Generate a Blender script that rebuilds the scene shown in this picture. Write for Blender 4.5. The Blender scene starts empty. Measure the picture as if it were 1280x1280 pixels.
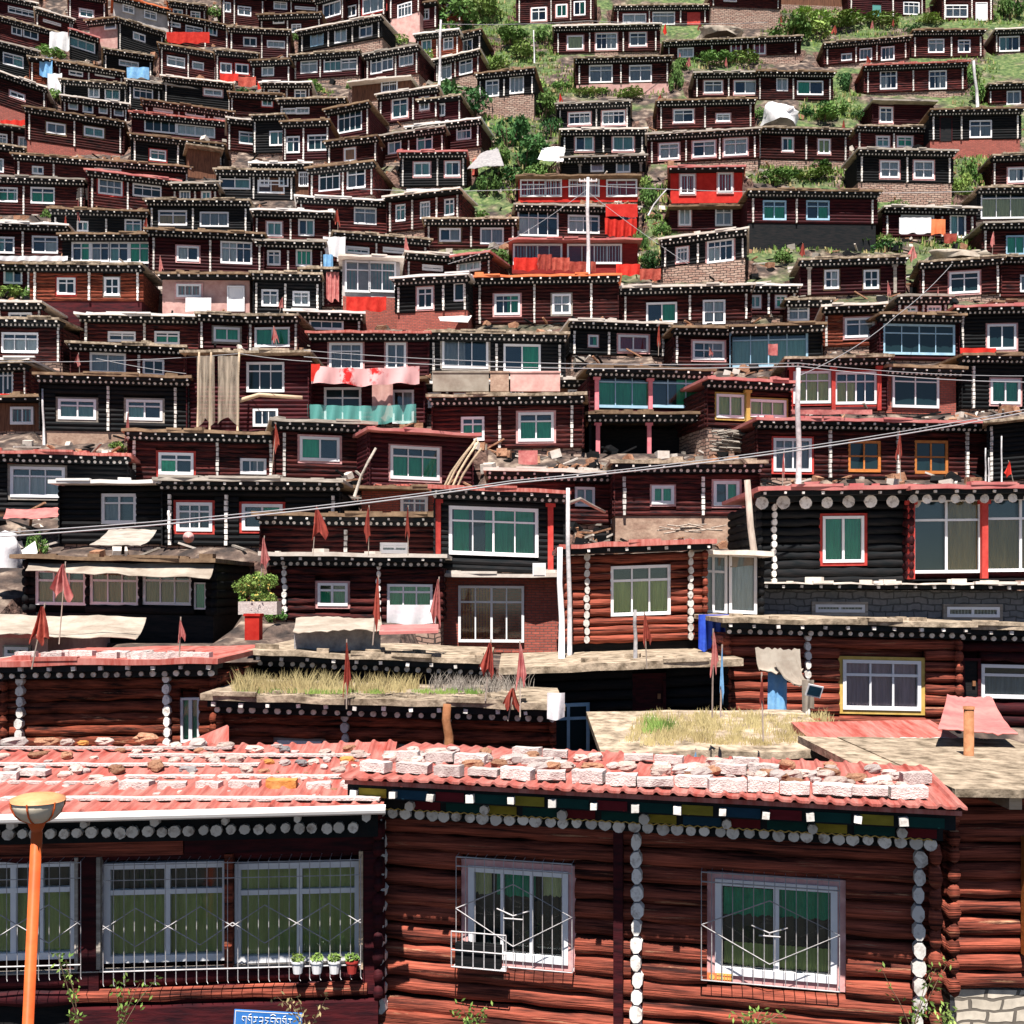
import bpy, math, random
import numpy as np
from mathutils import Vector, Matrix
R = math.radians
rnd = random.Random(7)
sc = bpy.context.scene
col = sc.collection
# ---------------------------------------------------------------- camera, world, sun, exposure
F, H0 = 1372.0, 740.0          # focal length in photo pixels, pixel row of the horizon
cam = bpy.data.objects.new('camera', bpy.data.cameras.new('camera'))
col.objects.link(cam)
cam.location = (0, 0, 0)
cam.rotation_euler = (R(90), 0, 0)
cam.data.sensor_width = 36
cam.data.lens = 36 * F / 1280
cam.data.shift_y = (H0 - 640) / 1280
cam.data.clip_end = 3000
sc.camera = cam
w = bpy.data.worlds.new('World'); sc.world = w; w.use_nodes = True
nt = w.node_tree
sky = nt.nodes.new('ShaderNodeTexSky'); sky.sky_type = 'NISHITA'; sky.sun_disc = False
SUN_EL, SUN_AZ = R(63), R(8)    # sun behind the viewer, a little to the left
sky.sun_elevation = SUN_EL; sky.sun_rotation = R(180) + SUN_AZ
sky.altitude = 3500; sky.air_density = 1.0; sky.dust_density = .3
nt.links.new(sky.outputs[0], nt.nodes['Background'].inputs[0])
nt.nodes['Background'].inputs[1].default_value = .05
sun = bpy.data.objects.new('sun', bpy.data.lights.new('sun', 'SUN')); col.objects.link(sun)
sun.data.energy = 5.0; sun.data.angle = R(.5); sun.data.color = (1, .94, .86)
d = Vector((math.sin(SUN_AZ) * math.cos(SUN_EL), math.cos(SUN_AZ) * math.cos(SUN_EL), -math.sin(SUN_EL)))
sun.rotation_euler = d.to_track_quat('-Z', 'Y').to_euler()
sun.location = (-20, -30, 60)
sc.view_settings.view_transform = 'Standard'; sc.view_settings.look = 'None'
sc.view_settings.exposure = .9; sc.view_settings.gamma = 1
sc.cycles.max_bounces = 6; sc.cycles.diffuse_bounces = 1; sc.cycles.transparent_max_bounces = 8

# ---------------------------------------------------------------- materials
M = {}
def mat(name, c1, c2=None, sc3=(1, 1, 1), ns=4, rough=.8, bump=0, rand=.12, bumps=None, metal=0, mix=(.35, .65), spec=.12):
    m = bpy.data.materials.new(name); m.use_nodes = True
    n = m.node_tree.nodes; L = m.node_tree.links.new
    b = n['Principled BSDF']; b.inputs['Roughness'].default_value = rough; b.inputs['Metallic'].default_value = metal
    b.inputs['Specular IOR Level'].default_value = spec
    tc = n.new('ShaderNodeTexCoord'); oi = n.new('ShaderNodeObjectInfo')
    mp = n.new('ShaderNodeMapping'); mp.inputs['Scale'].default_value = sc3
    k = n.new('ShaderNodeVectorMath'); k.operation = 'SCALE'; k.inputs[0].default_value = (37, 91, 53); L(oi.outputs['Random'], k.inputs['Scale'])
    ad = n.new('ShaderNodeVectorMath'); L(tc.outputs['Object'], ad.inputs[0]); L(k.outputs[0], ad.inputs[1]); L(ad.outputs[0], mp.inputs[0])
    no = n.new('ShaderNodeTexNoise'); no.inputs['Scale'].default_value = ns; no.inputs['Detail'].default_value = 5; no.inputs['Roughness'].default_value = .65
    L(mp.outputs[0], no.inputs['Vector'])
    cr = n.new('ShaderNodeValToRGB'); cr.color_ramp.elements[0].position = mix[0]; cr.color_ramp.elements[1].position = mix[1]
    cr.color_ramp.elements[0].color = (*c1, 1); cr.color_ramp.elements[1].color = (*(c2 or c1), 1)
    L(no.outputs[0], cr.inputs[0])
    hs = n.new('ShaderNodeHueSaturation')
    mr = n.new('ShaderNodeMapRange'); mr.inputs[3].default_value = 1 - rand * 2; mr.inputs[4].default_value = 1 + rand * 2
    L(oi.outputs['Random'], mr.inputs[0]); L(mr.outputs[0], hs.inputs['Value'])
    L(cr.outputs[0], hs.inputs['Color']); L(hs.outputs[0], b.inputs['Base Color'])
    if bump:
        n2 = n.new('ShaderNodeTexNoise'); n2.inputs['Scale'].default_value = bumps or ns * 3; n2.inputs['Detail'].default_value = 6; L(mp.outputs[0], n2.inputs['Vector'])
        bp = n.new('ShaderNodeBump'); bp.inputs['Strength'].default_value = bump; bp.inputs['Distance'].default_value = .03
        L(n2.outputs[0], bp.inputs['Height']); L(bp.outputs[0], b.inputs['Normal'])
    M[name] = m
    return m
mat('log', (.006, .006, .008), (.14, .028, .024), (.5, 1, 5), 3, .8, .6, .2, mix=(.38, .70))
mat('log_near', (.03, .010, .009), (.47, .115, .07), (.35, 1, 9), 2.2, .75, 1, .05, mix=(.36, .68), bumps=5)
mat('log_orange', (.012, .007, .007), (.38, .09, .048), (.5, 1, 5), 3, .8, .6)
mat('red_wood', (.16, .014, .014), (.26, .025, .022), (.6, 1, 4), 3, .7, .3)
mat('maroon', (.018, .006, .009), (.07, .010, .013), (.6, 1, 4), 3, .7, .3)
mat('red_wall', (.45, .02, .015), (.58, .035, .025), (1, 1, 1), 2, .7, .2, .04)
mat('plank_brown', (.10, .045, .03), (.22, .10, .06), (5, 5, .6), 2, .85, .4)
mat('dark_wood', (.005, .008, .010), (.018, .016, .017), (.6, 1, 4), 3, .8, .3)
mat('cornice_wood', (.008, .015, .018), (.024, .022, .024), (1, 1, 1), 4, .8, .2)
mat('pale_end', (.34, .28, .24), (.80, .76, .72), (1, 1, 1), 7, .8, .2, .12, mix=(.3, .5))
mat('wood_pale', (.42, .30, .20), (.62, .48, .34), (.6, 1, 5), 3, .85, .4)
mat('wood_grey', (.25, .22, .19), (.45, .40, .35), (.6, 1, 5), 3, .9, .4)
mat('orange_wood', (.50, .16, .04), (.62, .24, .07), (1, 1, 3), 4, .6, .1)
mat('ochre', (.50, .33, .08), (.62, .44, .14), (1, 1, 1), 3, .7, .2)
mat('plaster', (.42, .38, .37), (.62, .56, .54), (1, 1, 1), 1.5, .9, .3)
mat('pink_plaster', (.45, .24, .22), (.60, .38, .34), (1, 1, 1), 2, .9, .3)
mat('mud', (.32, .20, .15), (.52, .37, .28), (1, 1, 1), 2.5, .95, .8)
mat('white_paint', (.82, .82, .86), (.90, .89, .90), (1, 1, 1), 3, .45, 0, .04)
mat('blue_paint', (.30, .50, .66), (.42, .62, .76), (1, 1, 1), 3, .5, 0, .05)
mat('pink_paint', (.62, .30, .30), (.74, .44, .42), (1, 1, 1), 5, .7, .2, .06)
mat('red_paint', (.42, .04, .035), (.55, .075, .06), (1, 1, 1), 4, .6, .1)
mat('rose_column', (.62, .16, .20), (.70, .24, .26), (1, 1, 1), 4, .6, .1)
mat('dirt_roof', (.13, .10, .07), (.50, .40, .30), (1, 1, 1), 3.2, .95, .9, .08)
mat('pale_roof', (.58, .50, .44), (.74, .68, .62), (1, 1, 1), 2, .9, .5, .08)
mat('red_metal', (.34, .07, .055), (.52, .21, .18), (5, .6, 1), 1.6, .55, .15, .05)
mat('orange_metal', (.72, .16, .06), (.80, .24, .10), (1, 1, 1), 1.6, .5, .1, .03)
mat('pink_metal', (.44, .12, .12), (.54, .22, .20), (1, 1, 1), 1.6, .6, .15, .04)
mat('brown_roof', (.14, .09, .06), (.28, .19, .12), (1, 1, 1), 2.5, .95, .6)
mat('awning_mix', (.50, .02, .02), (.72, .42, .42), (1, 1, 1), 1.1, .8, .3, .03, mix=(.42, .5))
mat('gutter', (.70, .66, .64), (.80, .77, .75), (1, 1, 1), 2, .5, 0, .03)
mat('canvas', (.26, .21, .17), (.42, .37, .31), (1, 1, 1), 1.5, .9, .3, .06)
mat('plastic_sheet', (.50, .42, .33), (.62, .54, .44), (1, 1, 1), 2, .4, .2)
mat('cloth_red', (.45, .02, .015), (.62, .045, .03), (1, 1, 1), 3, .85, .2, .08)
mat('cloth_maroon', (.20, .035, .03), (.34, .07, .05), (1, 1, 1), 4, .9, .2, .1)
mat('cloth_pink', (.38, .10, .10), (.54, .22, .20), (1, 1, 1), 4, .9, .2, .1)
mat('cloth_rust', (.26, .04, .03), (.42, .10, .07), (1, 1, 1), 4, .9, .2, .1)
mat('cloth_white', (.68, .66, .70), (.80, .79, .80), (1, 1, 1), 4, .85, .2, .05)
mat('cloth_blue', (.14, .34, .62), (.26, .50, .74), (1, 1, 1), 4, .7, .2, .05)
mat('tarp_blue', (.03, .07, .50), (.05, .12, .62), (1, 1, 1), 4, .4, .3, .03)
mat('net_teal', (.16, .50, .46), (.28, .62, .58), (1, 1, 1), 6, .6, .1, .03)
mat('cloth_yellow', (.68, .48, .10), (.76, .58, .2), (1, 1, 1), 4, .8, .2, .04)
mat('concrete', (.50, .42, .40), (.68, .60, .57), (1, 1, 1), 14, .95, .7, .10)
mat('rock_pink', (.48, .36, .32), (.68, .56, .50), (1, 1, 1), 4, .9, .8, .15)
mat('rock_brown', (.28, .13, .08), (.48, .27, .17), (1, 1, 1), 5, .9, .8, .15)
mat('rock_orange', (.55, .22, .05), (.66, .34, .12), (1, 1, 1), 6, .9, .6, .08)
mat('rock_grey', (.20, .19, .20), (.34, .32, .32), (1, 1, 1), 5, .9, .6, .15)
mat('iron_rust', (.22, .09, .04), (.34, .16, .08), (1, 1, 1), 6, .7, .3)
mat('pole_white', (.36, .34, .35), (.56, .54, .55), (1, 1, 1), 6, .6, .2)
mat('pole_wood', (.30, .24, .20), (.50, .42, .36), (3, 3, .6), 3, .9, .5)
mat('wire', (.34, .34, .36), None, rough=.6, rand=.03)
mat('lamp_orange', (.56, .09, .025), (.62, .13, .035), (1, 1, 1), 5, .45, .05, 0)
mat('lamp_lid', (.66, .27, .12), (.74, .36, .18), (1, 1, 1), 5, .45, .05, 0)
mat('lamp_bowl', (.60, .52, .40), (.70, .62, .50), (1, 1, 1), 4, .4, 0, 0)
mat('sign_blue', (.03, .16, .50), (.05, .20, .56), (1, 1, 1), 4, .4, 0, 0)
mat('sign_white', (.78, .80, .84), None, rand=0, rough=.4)
mat('skin', (.42, .22, .15), None, rand=0, rough=.6)
mat('grass_dry', (.34, .27, .13), (.48, .40, .20), (1, 1, 1), .8, .9, 0, .1)
mat('grass_green', (.09, .19, .035), (.26, .36, .09), (1, 1, 1), .35, .9, 0, .1)
for nm, a, b in (('leaf_dark', (.025, .085, .03), (.07, .16, .045)), ('leaf_mid', (.06, .15, .035), (.18, .29, .08)), ('leaf_light', (.13, .24, .05), (.30, .40, .11))):
    mat(nm, a, b, (1, 1, 1), 1.5, .7, 0, .15)
mat('stem', (.12, .08, .05), (.2, .14, .09), (1, 1, 3), 3, .9, .3)
for nm, c in (('g', (.06, .58, .32)), ('w', (.82, .82, .82)), ('y', (.88, .82, .42)), ('c', (.30, .58, .55)), ('r', (.42, .06, .08)), ('k', (.40, .42, .45)), ('o', (.75, .28, .08)), ('p', (.88, .58, .68)), ('v', (.66, .72, .26)), ('b', (.62, .42, .20))):
    mat('curtain_' + nm, tuple(x * .72 for x in c), c, (9, 1, .7), 1.4, .8, 0, .08)
for nm, c in (('yellow', (.30, .24, .03)), ('blue', (.012, .05, .09)), ('red', (.14, .012, .018)), ('green', (.006, .05, .045))):
    mat('panel_' + nm, tuple(x * .7 for x in c), c, (1, 1, 3), 3, .7, .1, .04)

def peel(name):
    # cracks along the grain and patches where the red paint has come off
    m = M[name]; n = m.node_tree.nodes; L = m.node_tree.links.new; b = n['Principled BSDF']; src = b.inputs['Base Color'].links[0].from_socket
    mp = [x for x in n if x.type == 'MAPPING'][0]
    a = n.new('ShaderNodeTexNoise'); a.inputs['Scale'].default_value = 1.7; a.inputs['Detail'].default_value = 8; a.inputs['Roughness'].default_value = .75; L(mp.outputs[0], a.inputs['Vector'])
    r = n.new('ShaderNodeValToRGB'); r.color_ramp.elements[0].position = .60; r.color_ramp.elements[1].position = .66; r.color_ramp.elements[0].color = (0, 0, 0, 1); L(a.outputs[0], r.inputs[0])
    x = n.new('ShaderNodeMixRGB'); x.inputs[2].default_value = (.50, .27, .16, 1); L(r.outputs[0], x.inputs[0]); L(src, x.inputs[1])
    m2 = n.new('ShaderNodeMapping'); m2.inputs['Scale'].default_value = (1, 1, 7); L(mp.outputs[0], m2.inputs[0])
    c = n.new('ShaderNodeTexNoise'); c.inputs['Scale'].default_value = 2.3; c.inputs['Detail'].default_value = 3; L(m2.outputs[0], c.inputs['Vector'])
    q = n.new('ShaderNodeValToRGB'); q.color_ramp.elements[0].position = .33; q.color_ramp.elements[1].position = .40; q.color_ramp.elements[0].color = (.12, .10, .10, 1); q.color_ramp.elements[1].color = (1, 1, 1, 1); L(c.outputs[0], q.inputs[0])
    y = n.new('ShaderNodeMixRGB'); y.blend_type = 'MULTIPLY'; y.inputs[0].default_value = .85; L(x.outputs[0], y.inputs[1]); L(q.outputs[0], y.inputs[2]); L(y.outputs[0], b.inputs['Base Color'])
peel('log_near'); peel('log_orange')
def special(name):
    m = bpy.data.materials.new(name); m.use_nodes = True; M[name] = m
    return m, m.node_tree.nodes, m.node_tree.links.new, m.node_tree.nodes['Principled BSDF']
m, n, L, b = special('glass_dark')
b.inputs['Base Color'].default_value = (.012, .03, .035, 1); b.inputs['Roughness'].default_value = .08  # opaque near-black colour stands for the dim room behind a window
m, n, L, b = special('glass_clear')
n.remove(b); tr = n.new('ShaderNodeBsdfTransparent'); tr.inputs[0].default_value = (.94, .97, .96, 1)
gl = n.new('ShaderNodeBsdfGlossy'); gl.inputs['Roughness'].default_value = .05
fr = n.new('ShaderNodeFresnel'); fr.inputs[0].default_value = 1.5; mx = n.new('ShaderNodeMixShader')
L(fr.outputs[0], mx.inputs[0]); L(tr.outputs[0], mx.inputs[1]); L(gl.outputs[0], mx.inputs[2]); L(mx.outputs[0], n['Material Output'].inputs[0])
def brickmat(name, c1, c2, mo, scale, row, off=.5):
    m, n, L, b = special(name); b.inputs['Roughness'].default_value = .9
    tc = n.new('ShaderNodeTexCoord'); sp = n.new('ShaderNodeSeparateXYZ'); cb = n.new('ShaderNodeCombineXYZ')
    ad = n.new('ShaderNodeMath'); L(tc.outputs['Object'], sp.inputs[0]); L(sp.outputs[0], ad.inputs[0]); L(sp.outputs[1], ad.inputs[1])
    L(ad.outputs[0], cb.inputs[0]); L(sp.outputs[2], cb.inputs[1])
    no = n.new('ShaderNodeTexNoise'); no.inputs['Scale'].default_value = 2.2; L(tc.outputs['Object'], no.inputs['Vector'])
    sv = n.new('ShaderNodeVectorMath'); sv.operation = 'SCALE'; sv.inputs['Scale'].default_value = .22 if row > .12 else .05; L(no.outputs['Color'], sv.inputs[0])
    av = n.new('ShaderNodeVectorMath'); L(cb.outputs[0], av.inputs[0]); L(sv.outputs[0], av.inputs[1])
    br = n.new('ShaderNodeTexBrick'); L(av.outputs[0], br.inputs['Vector'])
    br.inputs['Color1'].default_value = (*c1, 1); br.inputs['Color2'].default_value = (*c2, 1); br.inputs['Mortar'].default_value = (*mo, 1)
    br.inputs['Scale'].default_value = 1; br.inputs['Brick Width'].default_value = scale; br.inputs['Row Height'].default_value = row
    br.inputs['Mortar Size'].default_value = .012 if row < .12 else .022; br.inputs['Mortar Smooth'].default_value = .3
    n2 = n.new('ShaderNodeTexNoise'); n2.inputs['Scale'].default_value = 9; n2.inputs['Detail'].default_value = 4; L(tc.outputs['Object'], n2.inputs['Vector'])
    mm = n.new('ShaderNodeMixRGB'); mm.blend_type = 'MULTIPLY'; mm.inputs[0].default_value = .6; L(br.outputs['Color'], mm.inputs[1]); L(n2.outputs[0], mm.inputs[2])
    g = n.new('ShaderNodeHueSaturation'); g.inputs['Value'].default_value = 1.5; L(mm.outputs[0], g.inputs['Color']); L(g.outputs[0], b.inputs['Base Color'])
    bp = n.new('ShaderNodeBump'); bp.inputs['Strength'].default_value = .9; bp.inputs['Distance'].default_value = -.03; L(br.outputs['Fac'], bp.inputs['Height']); L(bp.outputs[0], b.inputs['Normal'])
m, n, L, b = special('plastic_sheet')
b.inputs['Base Color'].default_value = (.55, .46, .36, 1); b.inputs['Roughness'].default_value = .35
tr = n.new('ShaderNodeBsdfTransparent'); mx = n.new('ShaderNodeMixShader'); tc = n.new('ShaderNodeTexCoord'); no = n.new('ShaderNodeTexNoise'); no.inputs['Scale'].default_value = 3
mp = n.new('ShaderNodeMapping'); mp.inputs['Scale'].default_value = (3, 1, .4); L(tc.outputs['Object'], mp.inputs[0]); L(mp.outputs[0], no.inputs['Vector'])
L(no.outputs[0], mx.inputs[0]); L(tr.outputs[0], mx.inputs[1]); L(b.outputs[0], mx.inputs[2]); L(mx.outputs[0], n['Material Output'].inputs[0])
m, n, L, b = special('net_teal')
b.inputs['Base Color'].default_value = (.14, .46, .42, 1); tr = n.new('ShaderNodeBsdfTransparent'); mx = n.new('ShaderNodeMixShader'); mx.inputs[0].default_value = .6; L(tr.outputs[0], mx.inputs[1]); L(b.outputs[0], mx.inputs[2]); L(mx.outputs[0], n['Material Output'].inputs[0])
brickmat('brick', (.42, .10, .07), (.30, .07, .05), (.16, .09, .08), .26, .085)
brickmat('stone', (.30, .17, .13), (.42, .30, .24), (.05, .035, .03), .42, .15)
brickmat('pale_stone', (.50, .44, .36), (.62, .55, .46), (.14, .12, .10), .40, .17)
brickmat('grey_block', (.13, .14, .15), (.17, .17, .18), (.07, .075, .08), .40, .19)
# hill
m, n, L, b = special('hill'); b.inputs['Roughness'].default_value = .95
tc = n.new('ShaderNodeTexCoord'); ge = n.new('ShaderNodeNewGeometry')
def noise(s, d=6):
    x = n.new('ShaderNodeTexNoise'); x.inputs['Scale'].default_value = s; x.inputs['Detail'].default_value = d; L(tc.outputs['Object'], x.inputs['Vector']); return x
def ramp(src, *st):
    r_ = n.new('ShaderNodeValToRGB'); e = r_.color_ramp.elements
    while len(e) < len(st): e.new(.5)
    for i, (p, c) in enumerate(st): e[i].position = p; e[i].color = (*c, 1)
    L(src, r_.inputs[0]); return r_
earth = ramp(noise(1.6).outputs[0], (.38, (.03, .022, .02)), (.54, (.11, .075, .06)), (.72, (.36, .28, .22)))
green = ramp(noise(2.6).outputs[0], (.3, (.02, .045, .014)), (.55, (.10, .155, .045)), (.75, (.28, .26, .13)))
gm = ramp(noise(.22, 5).outputs[0], (.44, (0, 0, 0)), (.54, (1, 1, 1)))
sx = n.new('ShaderNodeSeparateXYZ'); L(tc.outputs['Object'], sx.inputs[0])
r1 = n.new('ShaderNodeMapRange'); r1.inputs[1].default_value = -14; r1.inputs[2].default_value = -4; L(sx.outputs[0], r1.inputs[0])
r2 = n.new('ShaderNodeMapRange'); r2.inputs[1].default_value = 58; r2.inputs[2].default_value = 74; L(sx.outputs[1], r2.inputs[0])
mu = n.new('ShaderNodeMath'); mu.operation = 'MULTIPLY'; L(r1.outputs[0], mu.inputs[0]); L(r2.outputs[0], mu.inputs[1])
mv = n.new('ShaderNodeMath'); mv.operation = 'MULTIPLY'; L(mu.outputs[0], mv.inputs[0]); L(gm.outputs[0], mv.inputs[1])
mx = n.new('ShaderNodeMixRGB'); L(mv.outputs[0], mx.inputs[0]); L(earth.outputs[0], mx.inputs[1]); L(green.outputs[0], mx.inputs[2])
vo = n.new('ShaderNodeTexVoronoi'); vo.inputs['Scale'].default_value = 3.2; L(tc.outputs['Object'], vo.inputs['Vector'])
st = ramp(vo.outputs['Color'], (.2, (.06, .03, .025)), (.8, (.22, .13, .10)))
sp = n.new('ShaderNodeSeparateXYZ'); L(ge.outputs['Normal'], sp.inputs[0]); sl = ramp(sp.outputs[2], (.35, (1, 1, 1)), (.55, (0, 0, 0)))
m2 = n.new('ShaderNodeMixRGB'); L(sl.outputs[0], m2.inputs[0]); L(mx.outputs[0], m2.inputs[1]); L(st.outputs[0], m2.inputs[2]); L(m2.outputs[0], b.inputs['Base Color'])
bp = n.new('ShaderNodeBump'); bp.inputs['Strength'].default_value = 1; bp.inputs['Distance'].default_value = .25; L(noise(3, 8).outputs[0], bp.inputs['Height']); L(bp.outputs[0], b.inputs['Normal'])
mat('road_dirt', (.05, .045, .04), (.09, .08, .07), (1, 1, 1), .5, .95, .5)

# ---------------------------------------------------------------- mesh helpers
class MB:
    def __init__(s): s.v = []; s.f = []
    def add(s, vs, fs):
        k = len(s.v); s.v += [tuple(p) for p in vs]; s.f += [tuple(i + k for i in f) for f in fs]
    def box(s, x0, x1, y0, y1, z0, z1, rot=None, c=None):
        vs = [Vector((x, y, z)) for x in (x0, x1) for y in (y0, y1) for z in (z0, z1)]
        if rot is not None:
            m = rot.to_3x3() if isinstance(rot, Matrix) else Matrix.Rotation(rot, 3, 'Z'); c0 = Vector(((x0 + x1) / 2, (y0 + y1) / 2, (z0 + z1) / 2)); vs = [c0 + m @ (p - c0) for p in vs]
        s.add(vs, [(0, 1, 3, 2), (4, 6, 7, 5), (0, 4, 5, 1), (2, 3, 7, 6), (0, 2, 6, 4), (1, 5, 7, 3)])
    def quad(s, a, b, c, d): s.add([a, b, c, d], [(0, 1, 2, 3)])
    def tube(s, pts, r, n=6, caps=True):
        pts = [Vector(p) for p in pts]; rs = r if isinstance(r, (list, tuple)) else [r] * len(pts)
        vs = []
        for i, p in enumerate(pts):
            t = (pts[min(i + 1, len(pts) - 1)] - pts[max(i - 1, 0)]).normalized()
            up = Vector((0, 0, 1)) if abs(t.z) < .9 else Vector((0, 1, 0))
            a = t.cross(up).normalized(); b_ = t.cross(a)
            for k in range(n):
                th = 2 * math.pi * k / n; vs.append(p + (a * math.cos(th) + b_ * math.sin(th)) * rs[i])
        fs = []
        for i in range(len(pts) - 1):
            for k in range(n):
                q = (k + 1) % n; fs.append((i * n + k, i * n + q, (i + 1) * n + q, (i + 1) * n + k))
        if caps: fs += [tuple(range(n)), tuple(range((len(pts) - 1) * n, len(pts) * n))]
        s.add(vs, fs)
    def disc(s, x, y, z, rx, rz, d_, n=8, jit=0):
        an = [2 * math.pi * (k + .5) / n for k in range(n)]
        rr = [1 + rnd.uniform(-jit, jit) for _ in an]
        vs = [(x + rx * q * math.cos(a), y, z + rz * q * math.sin(a)) for a, q in zip(an, rr)] + [(x + rx * q * math.cos(a), y + d_, z + rz * q * math.sin(a)) for a, q in zip(an, rr)]
        s.add(vs, [tuple(range(n))] + [(k, (k + 1) % n, n + (k + 1) % n, n + k) for k in range(n)])
    def shear(s, sl):
        if sl: s.v = [(x, y, z + sl * x) for x, y, z in s.v]
    def build(s, name, m, parent=None, smooth=False, loc=None):
        me = bpy.data.meshes.new(name); me.from_pydata(s.v, [], s.f); me.materials.append(M[m]); me.update()
        if smooth: me.polygons.foreach_set('use_smooth', [True] * len(me.polygons))
        o = bpy.data.objects.new(name, me); col.objects.link(o)
        if parent: o.parent = parent
        if loc is not None: o.location = loc
        return o
def tag(o, label=None, cat=None, group=None, kind=None):
    if label: o['label'] = label
    if cat: o['category'] = cat
    if group: o['group'] = group
    if kind: o['kind'] = kind
    return o
def empty(name, loc, rz=0):
    o = bpy.data.objects.new(name, None); col.objects.link(o); o.location = loc; o.rotation_euler = (0, 0, rz); o.empty_display_size = .2
    return o
def copy_tree(o, parent=None):
    c = o.copy(); col.objects.link(c); c.parent = parent
    for ch in [x for x in KIDS.get(o.name, [])]: copy_tree(ch, c)
    return c
KIDS = {}
def at(px, py, D): return Vector(((px - 640) / F * D, D, (H0 - py) / F * D))
_T = [(-300, 7.9), (-40, 11.6), (60, 13.2), (160, 15.3), (240, 17.3), (300, 18.5), (380, 21.5), (440, 24), (500, 26), (560, 29), (640, 33), (700, 37), (810, 45), (900, 52), (1000, 58), (1280, 95)]
def S(y):
    y = max(min(y, 1279), -299)
    for (a, p), (b_, q) in zip(_T, _T[1:]):
        if a <= y <= b_: t = (y - a) / (b_ - a); return p * (q / p) ** t
def Dof(y): return F / S(y)

# ---------------------------------------------------------------- cabins
HOUSES = []
FRAME = {'P': 'pink_paint', 'R': 'red_paint', 'B': 'blue_paint', 'Y': 'ochre', 'O': 'orange_wood', 'K': 'brown_roof', 'G': 'wood_grey'}
def log_run(mb, u0, u1, z, r, near, yc=0):
    n = 8 if near else 5
    seg = max(2, int((u1 - u0) / .28)) if near else 1; r *= rnd.uniform(.86, 1.06) if near else 1
    rings = []
    zo = rnd.uniform(-.012, .012) * (1.5 if near else 1)
    for i in range(seg + 1):
        u = u0 + (u1 - u0) * i / seg
        rr = r * rnd.uniform(.84, 1.08) if near else r * rnd.uniform(.93, 1.03)
        dz = rnd.uniform(-.014, .014) if near else 0
        for k in range(n):
            a = (2 * math.pi * k / n) if near else (-math.pi / 2 + math.pi * k / (n - 1))
            rings.append((u, yc - rr * math.cos(a), z + zo + dz + rr * math.sin(a)))
    fs = []
    for i in range(seg):
        for k in range(n if near else n - 1):
            q = (k + 1) % n; fs.append((i * n + k, (i + 1) * n + k, (i + 1) * n + q, i * n + q))
    fs += [tuple(range(n)), tuple(range(seg * n, seg * n + n))[::-1]]
    mb.add(rings, fs)
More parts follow.
